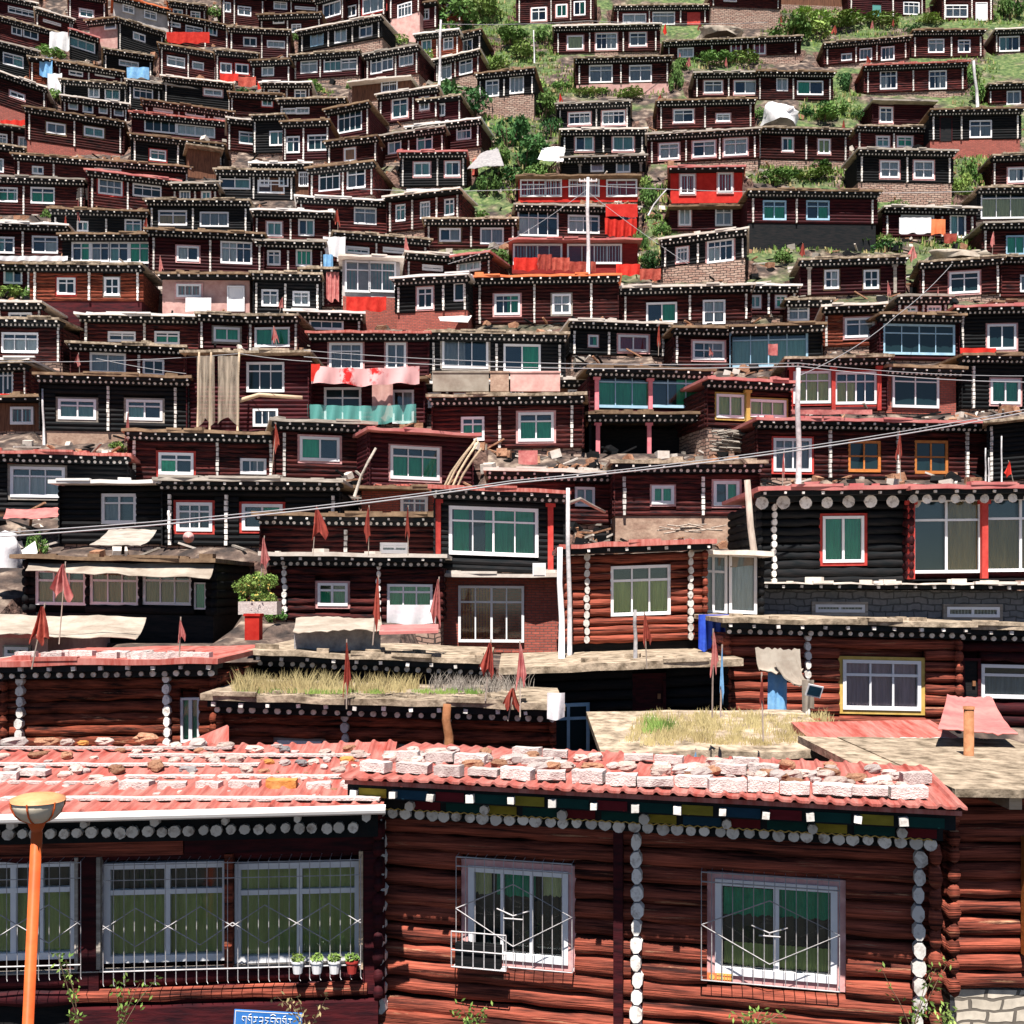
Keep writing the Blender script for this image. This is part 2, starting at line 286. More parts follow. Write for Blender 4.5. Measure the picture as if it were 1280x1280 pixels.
def window(root, u0, u1, z0, z1, code, near, y, sl, extra=None):
    """frame > surround, pane, curtain, grille"""
    n = int(code[0]); tr = 't' in code[1:]; c = [k for k in code[1:] if k in 'gwycrkopdvb']; c = c[0] if c else 'd'
    sur = [k for k in code[1:] if k in 'PRYKG']; fr = 'blue_paint' if 'B' in code else ('orange_wood' if 'O' in code else 'white_paint')
    if code[0] == '0': n = 1
    H = z1 - z0; W = u1 - u0
    if sur: sw = min(.10, W * .075)
    t = min(.08 if near else .11, W * .13); b = .055 if near else .05
    yf = y - .06
    f = MB()
    i0, i1, j0, j1 = u0, u1, z0, z1
    if sur:
        s = MB()
        s.box(i0, i0 + sw, y - .03, y + .06, j0, j1); s.box(i1 - sw, i1, y - .03, y + .06, j0, j1)
        s.box(i0 + sw, i1 - sw, y - .03, y + .06, j1 - sw * .8, j1); s.box(i0 + sw, i1 - sw, y - .03, y + .06, j0, j0 + sw)
        i0 += sw; i1 -= sw; j0 += sw; j1 -= sw * .8
    f.box(i0, i0 + t, yf, y + .05, j0, j1); f.box(i1 - t, i1, yf, y + .05, j0, j1)
    f.box(i0 + t, i1 - t, yf, y + .05, j1 - t, j1); f.box(i0 + t, i1 - t, yf, y + .05, j0, j0 + t * 1.15)
    ti0, ti1, tj0, tj1 = i0 + t, i1 - t, j0 + t * 1.15, j1 - t
    tz = tj1 - (tj1 - tj0) * .27
    if 'x' in code: tz = (tj0 + tj1) / 2
    if tr or 'x' in code: f.box(ti0, ti1, yf + .012, y + .04, tz - b * .6, tz + b * .6)
    for k in range(1, n):
        uu = ti0 + (ti1 - ti0) * k / n + (rnd.uniform(-.02, .02) if n > 1 else 0)
        wd = b * (1.3 if (n % 2 == 0 and k == n // 2) else .8)
        f.box(uu - wd / 2, uu + wd / 2, yf + .02, y + .03, tj0, tj1)
    f.shear(sl); fo = f.build('window', fr if not (sur and 'O' in code) else 'orange_wood', root)
    if sur: s.shear(sl); so = s.build('surround', FRAME[sur[0]], fo)
    g = MB(); g.box(ti0, ti1, y - .004, y + .004, tj0, tj1); g.shear(sl)
    if c == 'd':
        g.build('pane', 'glass_dark', fo)
    else:
        g.build('pane', 'glass_clear', fo)
        q = MB(); N = max(4, int((ti1 - ti0) / (.045 if near else .09)))
        spans = [(ti0, ti1)] if rnd.random() < .55 or near else ([(ti0, ti0 + (ti1 - ti0) * .5)] if rnd.random() < .5 else [(ti0 + (ti1 - ti0) * .5, ti1)])
        if extra: spans = [(ti0 + (ti1 - ti0) * a, ti0 + (ti1 - ti0) * b_) for a, b_ in extra]
        zt = tz if tr and rnd.random() < .6 else tj1
        for a, e in spans:
            Nn = max(3, int(N * (e - a) / (ti1 - ti0)))
            vs = []
            for k in range(Nn + 1):
                uu = a + (e - a) * k / Nn; yy = y + .055 + (.018 if k % 2 else -.018) * rnd.uniform(.5, 1)
                vs += [(uu, yy, tj0), (uu, yy, zt)]
            q.add(vs, [(2 * k, 2 * k + 2, 2 * k + 3, 2 * k + 1) for k in range(Nn)])
        q.shear(sl); q.build('curtain', 'curtain_' + c, fo)
        r_ = MB(); r_.box(ti0 - .02, ti1 + .02, y + .10, y + .13, tj0 - .02, tj1 + .02); r_.shear(sl); r_.build('lining', 'glass_dark', fo)  # added dark panel standing in for the unlit room behind the curtain
    return fo
class House: pass
ENDM = {}
def ends_objects(parent, lst, sl, name='beam_end'):
    for q_ in lst:
        x, y, z, r, d_ = q_[:5]; n_ = q_[5] if len(q_) > 5 else 11; k = (round(r, 3), round(d_, 3), n_, rnd.randrange(4))
        if k not in ENDM:
            e = MB(); e.disc(0, 0, 0, r, r, d_, n_, .06); me = bpy.data.meshes.new(name); me.from_pydata(e.v, [], e.f); me.materials.append(M['pale_end']); me.update(); ENDM[k] = me
        o = bpy.data.objects.new(name, ENDM[k]); col.objects.link(o); o.parent = parent; o.location = (x + rnd.uniform(-.014, .014), y + rnd.uniform(-.01, .01), z + sl * x + rnd.uniform(-.01, .01)); o.rotation_euler = (0, rnd.uniform(0, .8) if n_ > 6 else rnd.uniform(-.15, .15), 0); s_ = rnd.uniform(.82, 1.08); o.scale = (s_, 1, s_ * rnd.uniform(.95, 1.05))
ROOFM = {'dirt': 'dirt_roof', 'white': 'pale_roof', 'red': 'red_metal', 'orange': 'orange_metal', 'pink': 'pink_metal', 'brown': 'brown_roof', 'tin': 'gutter', 'grey': 'wood_grey'}
def house(x0, y0, x1, y1, yb, wins=(), m='log', yaw=None, D=None, ov=.72, fd=1.2, rr_=None, st2=None, posts=None, cols=(), colm='rose_column', f=None, dep=None, roof=None, dots=2, lab=None, nm='log_cabin', side=None,
          rise=0, junk=1.0, lm=None, open_=False, back=False, s=None, th=.12, plinth=None, grass=0, tilt=0, cat='cabin', cut=0):
    if x0 < 600 and y0 < 440 and not f and not D: yb += 6
    h = House(); yf = f[0] if f else yb
    D0 = D or (F / s if s else Dof(yf))
    if m == 'log' and D0 > 50: m = ('log', 'dark_wood', 'log', 'maroon', 'log', 'dark_wood', 'log')[int(x0 * 7 + y0 * 13) % 7]
    X0 = (x0 - 640) / F * D0
    kx = (x1 - 640) / F
    zt0 = (H0 - y0) / F * (D0 - ov)
    if yaw is None:
        if H0 - y0 > 170 and H0 - y1 > 120:
            D1 = (D0 - ov) * (H0 - y0) / (H0 - y1) + ov
            a = math.atan2(D1 - D0, kx * D1 - X0); a = max(-.38, min(.38, a)); 
        else: a = 0
    else: a = R(yaw)
    W = (kx * D0 - X0) / (math.cos(a) - kx * math.sin(a))
    D1 = D0 + W * math.sin(a)
    zt1 = (H0 - y1) / F * (D1 - ov)
    sl = (zt1 - zt0) / W
    zb = (H0 - yf) / F * D0; zw = (H0 - yb) / F * D0 - zb
    ht = zt0 - zb
    near = D0 < 36
    if dep is None: dep = 4.4 if D0 < 42 else (3.4 if D0 < 62 else 2.7)
    root = empty(nm, (X0, D0, zb), a)
    h.root, h.W, h.a, h.D0, h.zb, h.ht, h.sl, h.dep, h.X0 = root, W, a, D0, zb, ht, sl, dep, X0
    h.box = (x0, y0, x1, y1, yf); h.px = (x0 + x1) / 2; h.py = (y0 + yb) / 2; h.D1 = D1; h.near = near; h.ov = ov
    def loc(px, py, dy=0):
        k = (px - 640) / F; Dq = D0
        u = (k * (D0 + dy) - X0) / (math.cos(a) - k * math.sin(a)); Dp = D0 + u * math.sin(a) + dy * math.cos(a)
        return u, (H0 - py) / F * Dp - zb - sl * u
    h.loc = loc
    h.pt = lambda u, v, z: root_mat(h) @ Vector((u, v, z + sl * u))
    logw = m in ('log', 'log_near', 'log_orange', 'dark_wood', 'maroon') and m != 'flat'
    flat = m in ('red_wall', 'plaster', 'pink_plaster', 'brick', 'stone', 'mud', 'grey_block', 'plank_brown')
    if flat: logw = False
    # windows in local units
    W_ = []
    for wv in wins:
        ax, ay, bx, by, code = wv[:5]
        gx, gy = ((bx - ax) * .07, (by - ay) * .07) if D0 > 40 else (0, 0)
        u0, z1 = loc(ax - gx, ay - gy); u1, z0 = loc(bx + gx, by + gy); W_.append((u0, u1, z0, z1, code, wv[5] if len(wv) > 5 else None))
    ctop = ht - th - (.29 if dots == 2 else .16 if dots == 1 else .02)
    if near and dots == 3: ctop = ht - th - .54
    # wall
    wl = MB(); r = .135 if near else .105
    if open_:
        wl.box(0, W, dep * .55, dep * .6, zw, ctop); wl.box(0, .12, 0, dep, zw, ctop); wl.box(W - .12, W, 0, dep, zw, ctop)
    elif logw:
        nrow = max(4, round((ctop - zw) / (2 * r * .93))); pitch = (ctop - zw) / nrow
        for k in range(nrow):
            z = zw + (k + .5) * pitch
            cuts = sorted((max(a_, 0), min(b_, W)) for a_, b_, c_, d_, *_ in W_ if c_ < z + .4 * pitch and d_ > z - .4 * pitch)
            u = -.08
            for a_, b_ in cuts:
                if a_ - u > .05: log_run(wl, u, a_, z, pitch * .56, near)
                u = max(u, b_)
            if W + .08 - u > .05: log_run(wl, u, W + .08, z, pitch * .56, near)
            if near or abs(a) > .05 or D0 < 60:
                for us in (0, W):
                    e = MB(); log_run(e, -.25, dep, z, pitch * .54, near)
                    wl.add([(us + (q[1] if us == 0 else -q[1]) * .6, q[0], q[2]) for q in e.v], e.f)
        # core split round the windows, so that the recess stays open
        wl.box(0.02, W - .02, .18, dep, zw, ctop)
    else:
        wl.box(0, W, 0, dep, zw, ctop)
    wl.shear(sl); wo = wl.build('wall' if not logw else 'log_wall', m, root, smooth=near and logw)
    if f or D0 < 200:
        fm = f[1] if f else ('stone' if D0 > 33 else 'dark_wood')
        fb = MB(); fb.box(.03, W - .03, -.02 if f else .05, dep, -fd, zw if f else 0)
        fb.shear(sl); fb.build('foundation', fm, root)
    yw = .02 if logw else -.05
    h.wins = []
    for u0, u1, z0, z1, code, ex in W_:
        if code[0] == 'D':
            dm = {'d': 'dark_wood', 'r': 'red_paint', 'w': 'white_paint', 'c': 'net_teal', 'm': 'maroon'}[code[1]]
            q = MB(); q.box(u0 + .07, u1 - .07, yw - .08, yw + .1, z0, z1 - .07); q.shear(sl); do = q.build('door', dm, root)
            q = MB(); q.box(u0, u0 + .07, yw - .12, yw + .1, z0, z1); q.box(u1 - .07, u1, yw - .12, yw + .1, z0, z1); q.box(u0 + .07, u1 - .07, yw - .12, yw + .1, z1 - .07, z1); q.shear(sl); q.build('frame', 'maroon' if code[1] != 'w' else 'white_paint', do)
            if near or D0 < 60: q = MB(); q.box(u1 - .2, u1 - .13, yw - .13, yw - .08, (z0 + z1) / 2, (z0 + z1) / 2 + .12); q.shear(sl); q.build('handle', 'iron_rust', do)
        else: h.wins.append(window(root, u0, u1, z0, z1, code, near, yw, sl, ex))
    # posts of whitened log ends
    if posts is None:
        if logw and not open_:
            posts = [x0 + .035 * (x1 - x0), x1 - .035 * (x1 - x0)]
            ws = sorted(wins, key=lambda q: q[0])
            for p, q in zip(ws, ws[1:]):
                if q[0] - p[2] > 8: posts.append((p[2] + q[0]) / 2)
        else: posts = []
    for p in posts:
        u = loc(p, yb)[0]; pb = MB(); z = zw + .02; stp = .22 if near else .20; hw = .075 if near else .06
        while z < ctop - .1:
            if near: pb.disc(u + rnd.uniform(-.015, .015), -.24 + rnd.uniform(-.02, .02), z + stp / 2, hw * rnd.uniform(.85, 1.15), stp * .49, .16, 8, .08)
            else: pb.box(u - hw * rnd.uniform(.7, 1.1), u + hw * rnd.uniform(.7, 1.1), -.2, -.06, z, z + stp * .8)
            z += stp
        pb.shear(sl); pb.build('corner_post', 'pale_end', root)
    for p in cols:
        u = loc(p, yb)[0]; pb = MB(); pb.box(u - .09, u + .09, -.2, -.04, zw, ctop); pb.box(u - .16, u + .16, -.22, -.02, ctop - .12, ctop - .002); pb.shear(sl); pb.build('column', colm, root)
    # roof
    if roof is None: roof = rnd.choice(['dirt', 'dirt', 'brown', 'white', 'grey', 'brown'])
    rf = MB(); sd = .22; nx = max(3, int(W / .5)); zz = ht - th
    fr = [rnd.uniform(-.05, .05) for _ in range(nx + 1)]; hz = [rnd.uniform(-.035, .035) for _ in range(nx + 1)]
    if D0 < 20: fr = [q * .3 for q in fr]; hz = [q * .3 for q in hz]
    us = [-sd + (W + 2 * sd) * i / nx for i in range(nx + 1)]
    if cut: us = [min(u, W + .02) for u in us]
    vs = []
    for i, u in enumerate(us):
        vs += [(u, -ov + fr[i], zz + hz[i] * .5), (u, -ov + fr[i], ht + hz[i]), (u, dep + .2, ht + hz[i] * .5 + rise), (u, dep + .2, zz + rise)]
    fs = []
    for i in range(nx):
        a_, b_ = 4 * i, 4 * i + 4
        fs += [(a_, b_, b_ + 1, a_ + 1), (a_ + 1, b_ + 1, b_ + 2, a_ + 2), (a_ + 2, b_ + 2, b_ + 3, a_ + 3), (a_ + 3, b_ + 3, b_, a_)]
    fs += [(0, 1, 2, 3), tuple(4 * nx + k for k in (3, 2, 1, 0))]
    rf.add(vs, fs)
    if junk and D0 > 18:
        for _ in range(int(W * 1.3 * junk)):
            u = rnd.uniform(0, W); v = rnd.uniform(-ov + .1, .8); s_ = rnd.uniform(.05, .16)
            rf.box(u - s_ * 1.5, u + s_ * 1.5, v - s_, v + s_, ht - .02, ht + s_ * rnd.uniform(.5, 1.1), rnd.uniform(-.6, .6))
        for _ in range(int(W * .35 * junk)):
            u = rnd.uniform(0, W * .8); l = rnd.uniform(.5, 1.6); rf.box(u, u + l, -ov - .03, -ov + .12, ht - .02, ht + .06, rnd.uniform(-.06, .06))
    rf.shear(sl); ro = rf.build('roof', ROOFM[roof], root); h.roof = ro
    # cornice
    if dots and dots != 3:
        ends_at = []; cb = MB(); cb.box(-sd * .5, W + sd * .5, -ov + .13, .12, zz - .13, zz - .002)
        eb = MB(); n1 = max(3, int(W / .52))
        for i in range(n1 + 1):
            u = W * i / n1 + rnd.uniform(-.04, .04); e = .05 * rnd.uniform(.8, 1.2)
            eb.box(u - e, u + e, -ov + .05, -ov + .128, zz - .12, zz - .02)
        if dots == 2:
            cb.box(0, W, -ov * .45, .12, zz - .28, zz - .134)
            n2 = max(6, int(W / (st2 or .23))); rr = rr_ or .058
            if D0 < 56: ends_at = [(W * i / n2, -ov * .45 - .06, zz - .21 - (rr - .058) * .8, rr, .058) for i in range(n2 + 1)]
            else:
                for i in range(n2 + 1): eb.box(W * i / n2 - rr * .75, W * i / n2 + rr * .75, -ov * .45 - .05, -ov * .45 - .002, zz - .26, zz - .16)
        cb.shear(sl); co = cb.build('cornice', 'cornice_wood', root)
        if D0 < 56: ends_objects(co, ends_at + [(W * i / n1 + rnd.uniform(-.04, .04), -ov + .05, zz - .07, .055, .078, 4) for i in range(n1 + 1)], sl)
        else: eb.shear(sl); eb.build('beam_ends', 'pale_end', co)
    h.lab = lab; h.lm = lm; h.m = m; h.n = len([q for q in wins if q[4][0] != 'D']); h.code = [q[4] for q in wins]; h.roofk = roof; h.nm = nm; h.cat = cat; h.cols = len(cols)
    h.back = back; HOUSES.append(h)
    return h
def root_mat(h):
    return Matrix.Translation((h.X0, h.D0, h.zb)) @ Matrix.Rotation(h.a, 4, 'Z')

# ---------------------------------------------------------------- the hillside, cabin by cabin (photo pixels)
_n0 = None
def HS(rows):
    for r_ in rows:
        kw = r_[6] if len(r_) > 6 else {}
        house(*r_[:6], **kw)
HS([
 # top left
 (-8, -10, 46, 2, 20, [(12, 8, 43, 22, '4td')]),
 (45, 8, 92, 22, 38, [(55, 24, 75, 33, '2d')]),
 (86, -12, 132, -4, 30, [(99, 10, 117, 24, '2tcP')], dict(m='maroon')),
 (142, -8, 212, 10, 40, [(154, 6, 167, 18, '2tk'), (181, 13, 195, 26, '2tk')], dict(m='plaster', roof='orange', lab='pale plastered house with orange roof edge and two barred-looking windows', lm='the pale plastered house', nm='plastered_house', cat='house')),
 (-4, 17, 72, 38, 55, [(15, 30, 27, 45, '2td'), (30, 33, 47, 50, '2td')]),
 (112, 24, 147, 20, 58, [(132, 28, 145, 36, '1k')], dict(m='pink_plaster', roof='brown')),
 (148, 20, 204, 38, 62, [(167, 40, 181, 53, '2wg')]),
 (88, 34, 122, 45, 68, [(88, 42, 117, 66, '3tc')], dict(roof='pink', posts=[])),
 (212, 15, 286, 30, 50, [(211, 27, 225, 35, '1w'), (233, 32, 252, 47, '2tw'), (261, 34, 271, 45, '2c')], dict(yaw=14)),
 (278, -14, 330, -8, 24, [(278, 3, 288, 15, '2w'), (298, 8, 313, 20, '2tw')]),
 (287, 32, 362, 36, 66, [(305, 47, 320, 58, '2d'), (335, 51, 355, 60, '3w')]),
 (200, 52, 272, 65, 92, [(210, 70, 230, 85, '2tw'), (241, 77, 254, 88, '1w')], dict(roof='brown', yaw=12)),
 (270, 60, 322, 65, 98, [(275, 78, 290, 93, '2kR'), (294, 79, 311, 94, '2dR')]),
 (130, 58, 190, 68, 86, [(150, 75, 172, 85, '3w')]),
 (-6, 48, 48, 62, 92, [(5, 66, 28, 85, '2tc')]),
 (-8, 84, 58, 107, 128, [(12, 112, 31, 127, '2dP')], dict(roof='white', f=(150, 'brick'), yaw=12)),
 (72, 74, 155, 88, 99, [(87, 88, 103, 96, '2d'), (120, 90, 142, 98, '3w')], dict(yaw=10)),
 (78, 97, 160, 103, 122, [(111, 109, 124, 122, '2w'), (132, 111, 149, 125, '2c')], dict(roof='dirt')),
 (78, 117, 160, 128, 143, [(86, 121, 97, 137, '1w'), (104, 124, 116, 141, '1w'), (124, 127, 134, 142, '1w'), (143, 129, 154, 145, '1k')], dict(m='maroon', roof='white', lm='the narrow balcony house', lab='narrow maroon house with a row of four white window sashes')),
 (160, 97, 248, 110, 130, [(168, 109, 190, 125, '3td'), (208, 116, 228, 127, '2td')], dict(yaw=10)),
 (205, 93, 290, 102, 130, [(255, 110, 278, 122, '2wP')], dict(roof='white', yaw=7)),
 (180, 122, 292, 138, 150, [(193, 134, 215, 142, '2tw'), (233, 139, 255, 147, '2w'), (268, 143, 282, 150, '2w')], dict(yaw=10)),
 (166, 138, 284, 150, 168, [(183, 150, 220, 167, '4d'), (222, 155, 266, 172, '4w')], dict(m='maroon', roof='red', yaw=7, posts=[], lm='the dark wide-glazed house', lab='wide maroon cabin under red eave with eight-pane glazing and orange end board')),
 (165, 165, 280, 178, 206, [(187, 186, 208, 203, '2tcR'), (238, 191, 260, 208, '2cR')], dict(yaw=7, m='dark_wood')),
 (288, 113, 354, 117, 138, [(327, 121, 341, 134, '2cR')]),
 (285, 145, 330, 150, 182, [(300, 165, 322, 181, '2tc')]),
 (33, 131, 155, 150, 175, [(58, 152, 82, 170, '2kK'), (105, 157, 130, 174, '2cK')], dict(f=(192, 'brick'), yaw=12)),
 (-8, 176, 30, 182, 216, [(-8, 198, 4, 215, '2w')]),
 (20, 190, 240, 207, 220, [(41, 208, 54, 218, '2w'), (120, 210, 150, 218, '3k')], dict(yaw=6, posts=[24, 68, 234])),
 (-6, 218, 106, 222, 262, [(-3, 235, 21, 252, '2tg'), (40, 235, 67, 254, '2tg')]),
 (112, 210, 226, 224, 256, [(123, 222, 153, 246, '3xkR'), (168, 230, 200, 248, '3td')], dict(yaw=6, roof='pink')),
 (272, 209, 368, 211, 243, [(276, 219, 311, 236, '2tc'), (324, 226, 354, 241, '2tw')]),
 (235, 178, 275, 184, 215, [], dict(m='plank_brown', dots=0)),
 # top centre
 (318, -10, 400, -4, 16, [(343, 2, 358, 12, '2tw'), (370, 8, 393, 13, '4w')]),
 (325, 17, 402, 14, 40, [(342, 23, 355, 29, '2k'), (365, 31, 376, 40, '2tk')], dict(roof='brown')),
 (396, -2, 430, -12, 27, [(405, 7, 425, 17, '3w')], dict(yaw=-12)),
 (430, -8, 482, -20, 24, [(434, 9, 445, 19, '2k'), (454, -6, 482, 12, '3twR')], dict(m='maroon', yaw=-12, roof='red')),
 (488, -16, 525, -26, 24, [(498, 7, 514, 18, '4tw')], dict(f=(46, 'pink_plaster'), yaw=-16, dep=4, roof='orange')),
 (375, 37, 478, 17, 60, [(389, 43, 404, 55, '2wB'), (419, 38, 433, 51, '2w'), (450, 31, 465, 44, '2tk')], dict(roof='white')),
 (367, 67, 450, 61, 94, [(377, 77, 396, 90, '2tw'), (406, 73, 426, 88, '3tc'), (427, 75, 446, 86, '2tw')]),
 (316, 74, 363, 72, 100, [(335, 52, 336, 53, '1d')][:0]+[(328, 81, 342, 94, '2tw')]),
 (458, 66, 524, 54, 97, [(464, 74, 477, 90, '2tk'), (478, 71, 491, 86, '2tk'), (500, 67, 516, 80, '3tw')], dict(dep=4)),
 (545, 48, 602, 35, 66, [(553, 55, 563, 66, '2w'), (573, 47, 590, 64, '3tw')], dict(dep=4, yaw=-14)),
 (545, 73, 600, 60, 97, [(552, 80, 564, 97, '2tw'), (575, 77, 590, 90, '2tw')], dict(dep=4, yaw=-14)),
 (598, 90, 668, 83, 124, [(608, 102, 623, 119, '2tw'), (638, 97, 654, 115, '3w')], dict(f=(146, 'stone'), dep=4.5, yaw=-10)),
 (646, -18, 742, -24, 30, [(664, 10, 683, 26, '2tkP'), (695, 6, 709, 21, '2gP'), (718, 3, 731, 18, '2g')], dict(dep=4)),
 (440, 101, 514, 93, 122, [(478, 103, 496, 114, '2tw')], dict(m='plank_brown', dots=0, roof='white')),
 (474, 116, 548, 106, 150, [(490, 125, 510, 146, '2tcP'), (524, 122, 537, 137, '2kP')], dict(yaw=-10, roof='white')),
 (350, 122, 432, 120, 146, [(352, 136, 369, 142, '3w'), (371, 135, 386, 142, '3w')]),
 (318, 142, 356, 141, 186, [(338, 165, 357, 181, '2c')]),
 (355, 150, 412, 148, 195, [(359, 172, 374, 190, '2tc'), (386, 170, 409, 187, '3td')], dict(m='maroon', roof='brown')),
 (410, 135, 462, 125, 172, [(424, 143, 451, 161, '4td')], dict(yaw=-14, dep=5, m='maroon', roof='brown', lm='the tall gabled cabin', lab='tall maroon cabin with dark plank gable side and four-pane window')),
 (410, 175, 472, 168, 203, [(430, 186, 445, 201, '1oP')], dict(yaw=-8, roof='brown', lab='brown cabin with one small orange curtained window')),
 (475, 168, 556, 156, 195, [(486, 174, 501, 190, '2tw'), (522, 171, 540, 186, '2tc')], dict(yaw=-10)),
 (501, 188, 582, 187, 228, [(517, 203, 538, 221, '2cP'), (556, 202, 575, 221, '2cP')], dict(roof='pink')),
 (388, 208, 468, 199, 246, [(400, 216, 424, 236, '3td'), (435, 213, 456, 233, '2tk')], dict(dep=5, yaw=-10, roof='brown')),
 # second band, centre
 (372, 243, 505, 250, 286, [(444, 260, 469, 280, '2tk')], dict(roof='tin', lm='the ochre-ended cabin', lab='low cabin with ochre boarded end and long white eave')),
 (318, 260, 416, 263, 297, [(333, 277, 353, 296, '2cP'), (374, 275, 392, 294, '2c')], dict(roof='tin')),
 (322, 298, 405, 300, 335, [(335, 314, 350, 331, '2tw'), (371, 313, 389, 332, '3gw')]),
 (418, 287, 535, 297, 322, [(434, 308, 460, 318, '3tc'), (480, 309, 505, 317, '3tw')], dict(roof='dirt')),
 (428, 317, 500, 320, 370, [(433, 328, 461, 364, '2tc'), (463, 329, 493, 364, '2tc')], dict(m='plaster', dots=0, roof='white', f=(400, 'brick'), lm='the white glass sunroom', lab='white framed sunroom box over a red cloth hung on brick base', nm='sunroom_house')),
 (508, 313, 575, 318, 346, [(529, 331, 552, 339, '2tw')], dict(roof='white')),
 (572, 318, 614, 312, 346, [(574, 329, 600, 337, '3w')], dict(roof='pink')),
 (496, 345, 585, 340, 392, [(521, 360, 542, 386, '2tdP'), (568, 355, 580, 375, '1d')], dict(f=(410, 'brick'), roof='tin')),
 (532, 271, 645, 271, 304, [(549, 285, 576, 303, '2kK'), (602, 286, 628, 304, '2k')], dict(roof='dirt')),
 (318, 338, 400, 340, 388, [(328, 363, 347, 382, '2tw'), (367, 365, 386, 382, '2tw')]),
 (360, 386, 452, 389, 412, [(389, 397, 427, 412, '3td')], dict(roof='tin')),
 (312, 392, 373, 391, 434, [(321, 411, 360, 432, '2gk')]),
 (390, 413, 535, 413, 470, [(412, 429, 453, 463, '3tkP'), (482, 429, 508, 462, '2kP')], dict(m='maroon', roof='red', posts=[], lm='the pink-awninged house', lab='maroon two-storey house with a faded pink and red cloth awning', junk=.4)),
 (388, 470, 530, 470, 530, [(408, 487, 449, 526, '2td'), (492, 490, 516, 527, '2k')], dict(m='maroon', dots=0, posts=[], roof='brown', lab='maroon lower storey behind a teal net railing under the pink awning')),
 (536, 412, 705, 415, 468, [(554, 424, 609, 461, '3kG'), (632, 432, 673, 463, '2gv')], dict(roof='dirt')),
 (593, 344, 772, 341, 400, [(618, 368, 650, 394, '3tgP'), (690, 368, 714, 393, '2xwG')], dict(roof='orange', posts=[600, 668, 739], lm='the orange-roofed cabin', lab='long dark cabin with bright orange roof edge and yellow window canopy')),
 # left, y 250-520
 (-6, 276, 86, 279, 318, [(-6, 297, 17, 316, '2tc'), (42, 296, 71, 316, '2tw')], dict(roof='tin')),
 (80, 290, 190, 290, 330, [(91, 304, 112, 326, '2tg'), (115, 304, 136, 326, '2tk'), (138, 304, 160, 327, '2tc'), (163, 304, 186, 328, '2tg')], dict(m='dark_wood', posts=[], roof='brown', lm='the four-bay cabin', lab='dark cabin whose whole front is four white window bays')),
 (-8, 326, 38, 328, 362, [(6, 332, 27, 354, '2tc')]),
 (40, 327, 178, 328, 376, [(71, 347, 95, 369, '2tdR'), (130, 347, 150, 370, '2xdG')], dict(f=(402, 'maroon'), roof='dirt', m='log_orange', lm='the red-plinthed log cabin', lab='red log cabin with two white windows over a draped red plinth cloth')),
 (186, 247, 312, 248, 284, [(200, 264, 232, 281, '2tb'), (252, 266, 284, 283, '3k')], dict(roof='dirt')),
 (188, 284, 330, 290, 338, [(221, 307, 249, 328, '2wP'), (278, 303, 313, 329, '4tw')], dict(yaw=3, f=(345, 'mud'), roof='brown')),
 (66, 258, 185, 262, 292, [(97, 277, 110, 289, '2c'), (157, 275, 176, 291, '2tc')], dict(roof='brown')),
 (203, 339, 312, 340, 388, [(221, 355, 252, 373, '3cP'), (286, 360, 305, 388, 'Dw')], dict(m='pink_plaster', posts=[], dots=1, lab='pinkish plastered cabin with white door and white sheet drying')),
 (103, 390, 258, 393, 430, [(137, 415, 168, 427, '2tk'), (195, 415, 223, 430, '2tg')], dict(roof='tin')),
 (250, 389, 320, 392, 430, [(267, 408, 300, 429, '2gG')], dict(roof='dirt')),
 (-8, 395, 78, 396, 446, [(5, 417, 46, 440, '3tw')], dict(dep=5, yaw=-7, roof='dirt')),
 (90, 425, 230, 431, 470, [(115, 442, 155, 466, '2k'), (180, 450, 204, 469, '2d')], dict(roof='dirt', posts=[174])),
 (-8, 451, 35, 450, 496, [(-8, 461, 16, 493, '2td')]),
 (52, 464, 236, 469, 538, [(73, 498, 120, 526, '2tcG'), (158, 499, 203, 527, '2tcG')], dict(m='dark_wood', roof='brown', posts=[136, 220], f=(552, 'mud'), lab='dark cabin with two wide teal panes above an orange earth bank')),
 (236, 437, 386, 437, 536, [(311, 455, 353, 488, '3td'), (318, 512, 346, 532, '3k')], dict(m='maroon', roof='dirt', posts=[], dots=0, lm='the plastic-sheeted cabin', lab='two-storey plank cabin with pale balcony rail behind plastic sheeting')),
 (-8, 562, 160, 566, 640, [(14, 583, 80, 623, '3twG')], dict(m='dark_wood', roof='red', posts=[], lab='dark cabin under a low red sheet roof with three white-curtained panes')),
 (162, 535, 345, 540, 600, [(198, 565, 242, 595, '2tgR'), (302, 574, 331, 592, '3k')], dict(roof='brown', lab='dark cabin with one red-framed window and rough brown bark roof')),
 (78, 600, 215, 600, 680, [(127, 617, 171, 655, '2tk')], dict(m='dark_wood', roof='tin', posts=[], dots=0, lab='black boarded cabin under a white pipe gutter with one white window', lm='the white-guttered cabin')),
 (206, 596, 425, 598, 682, [(217, 625, 269, 668, '3tkR'), (299, 627, 357, 667, '2tgR')], dict(m='dark_wood', roof='grey', lab='dark cabin with stone-edged roof and two big gridded windows', junk=2.4, lm='the stone-edged dark cabin')),
 (35, 693, 268, 698, 765, [(45, 712, 108, 757, '3tb'), (113, 712, 174, 757, '3tb'), (179, 712, 240, 757, '3tb'), (243, 728, 258, 762, '1g')], dict(m='dark_wood', roof='brown', posts=[], dots=0, f=(800, 'dark_wood'), lm='the long glazed veranda', lab='long low cabin with glazed white veranda under a cream canvas', nm='veranda_house', D=33)),
 (-30, 790, 60, 792, 850, [(5, 806, 40, 824, '2gG')], dict(m='pink_plaster', roof='pink', dots=0, posts=[], D=28.5)),
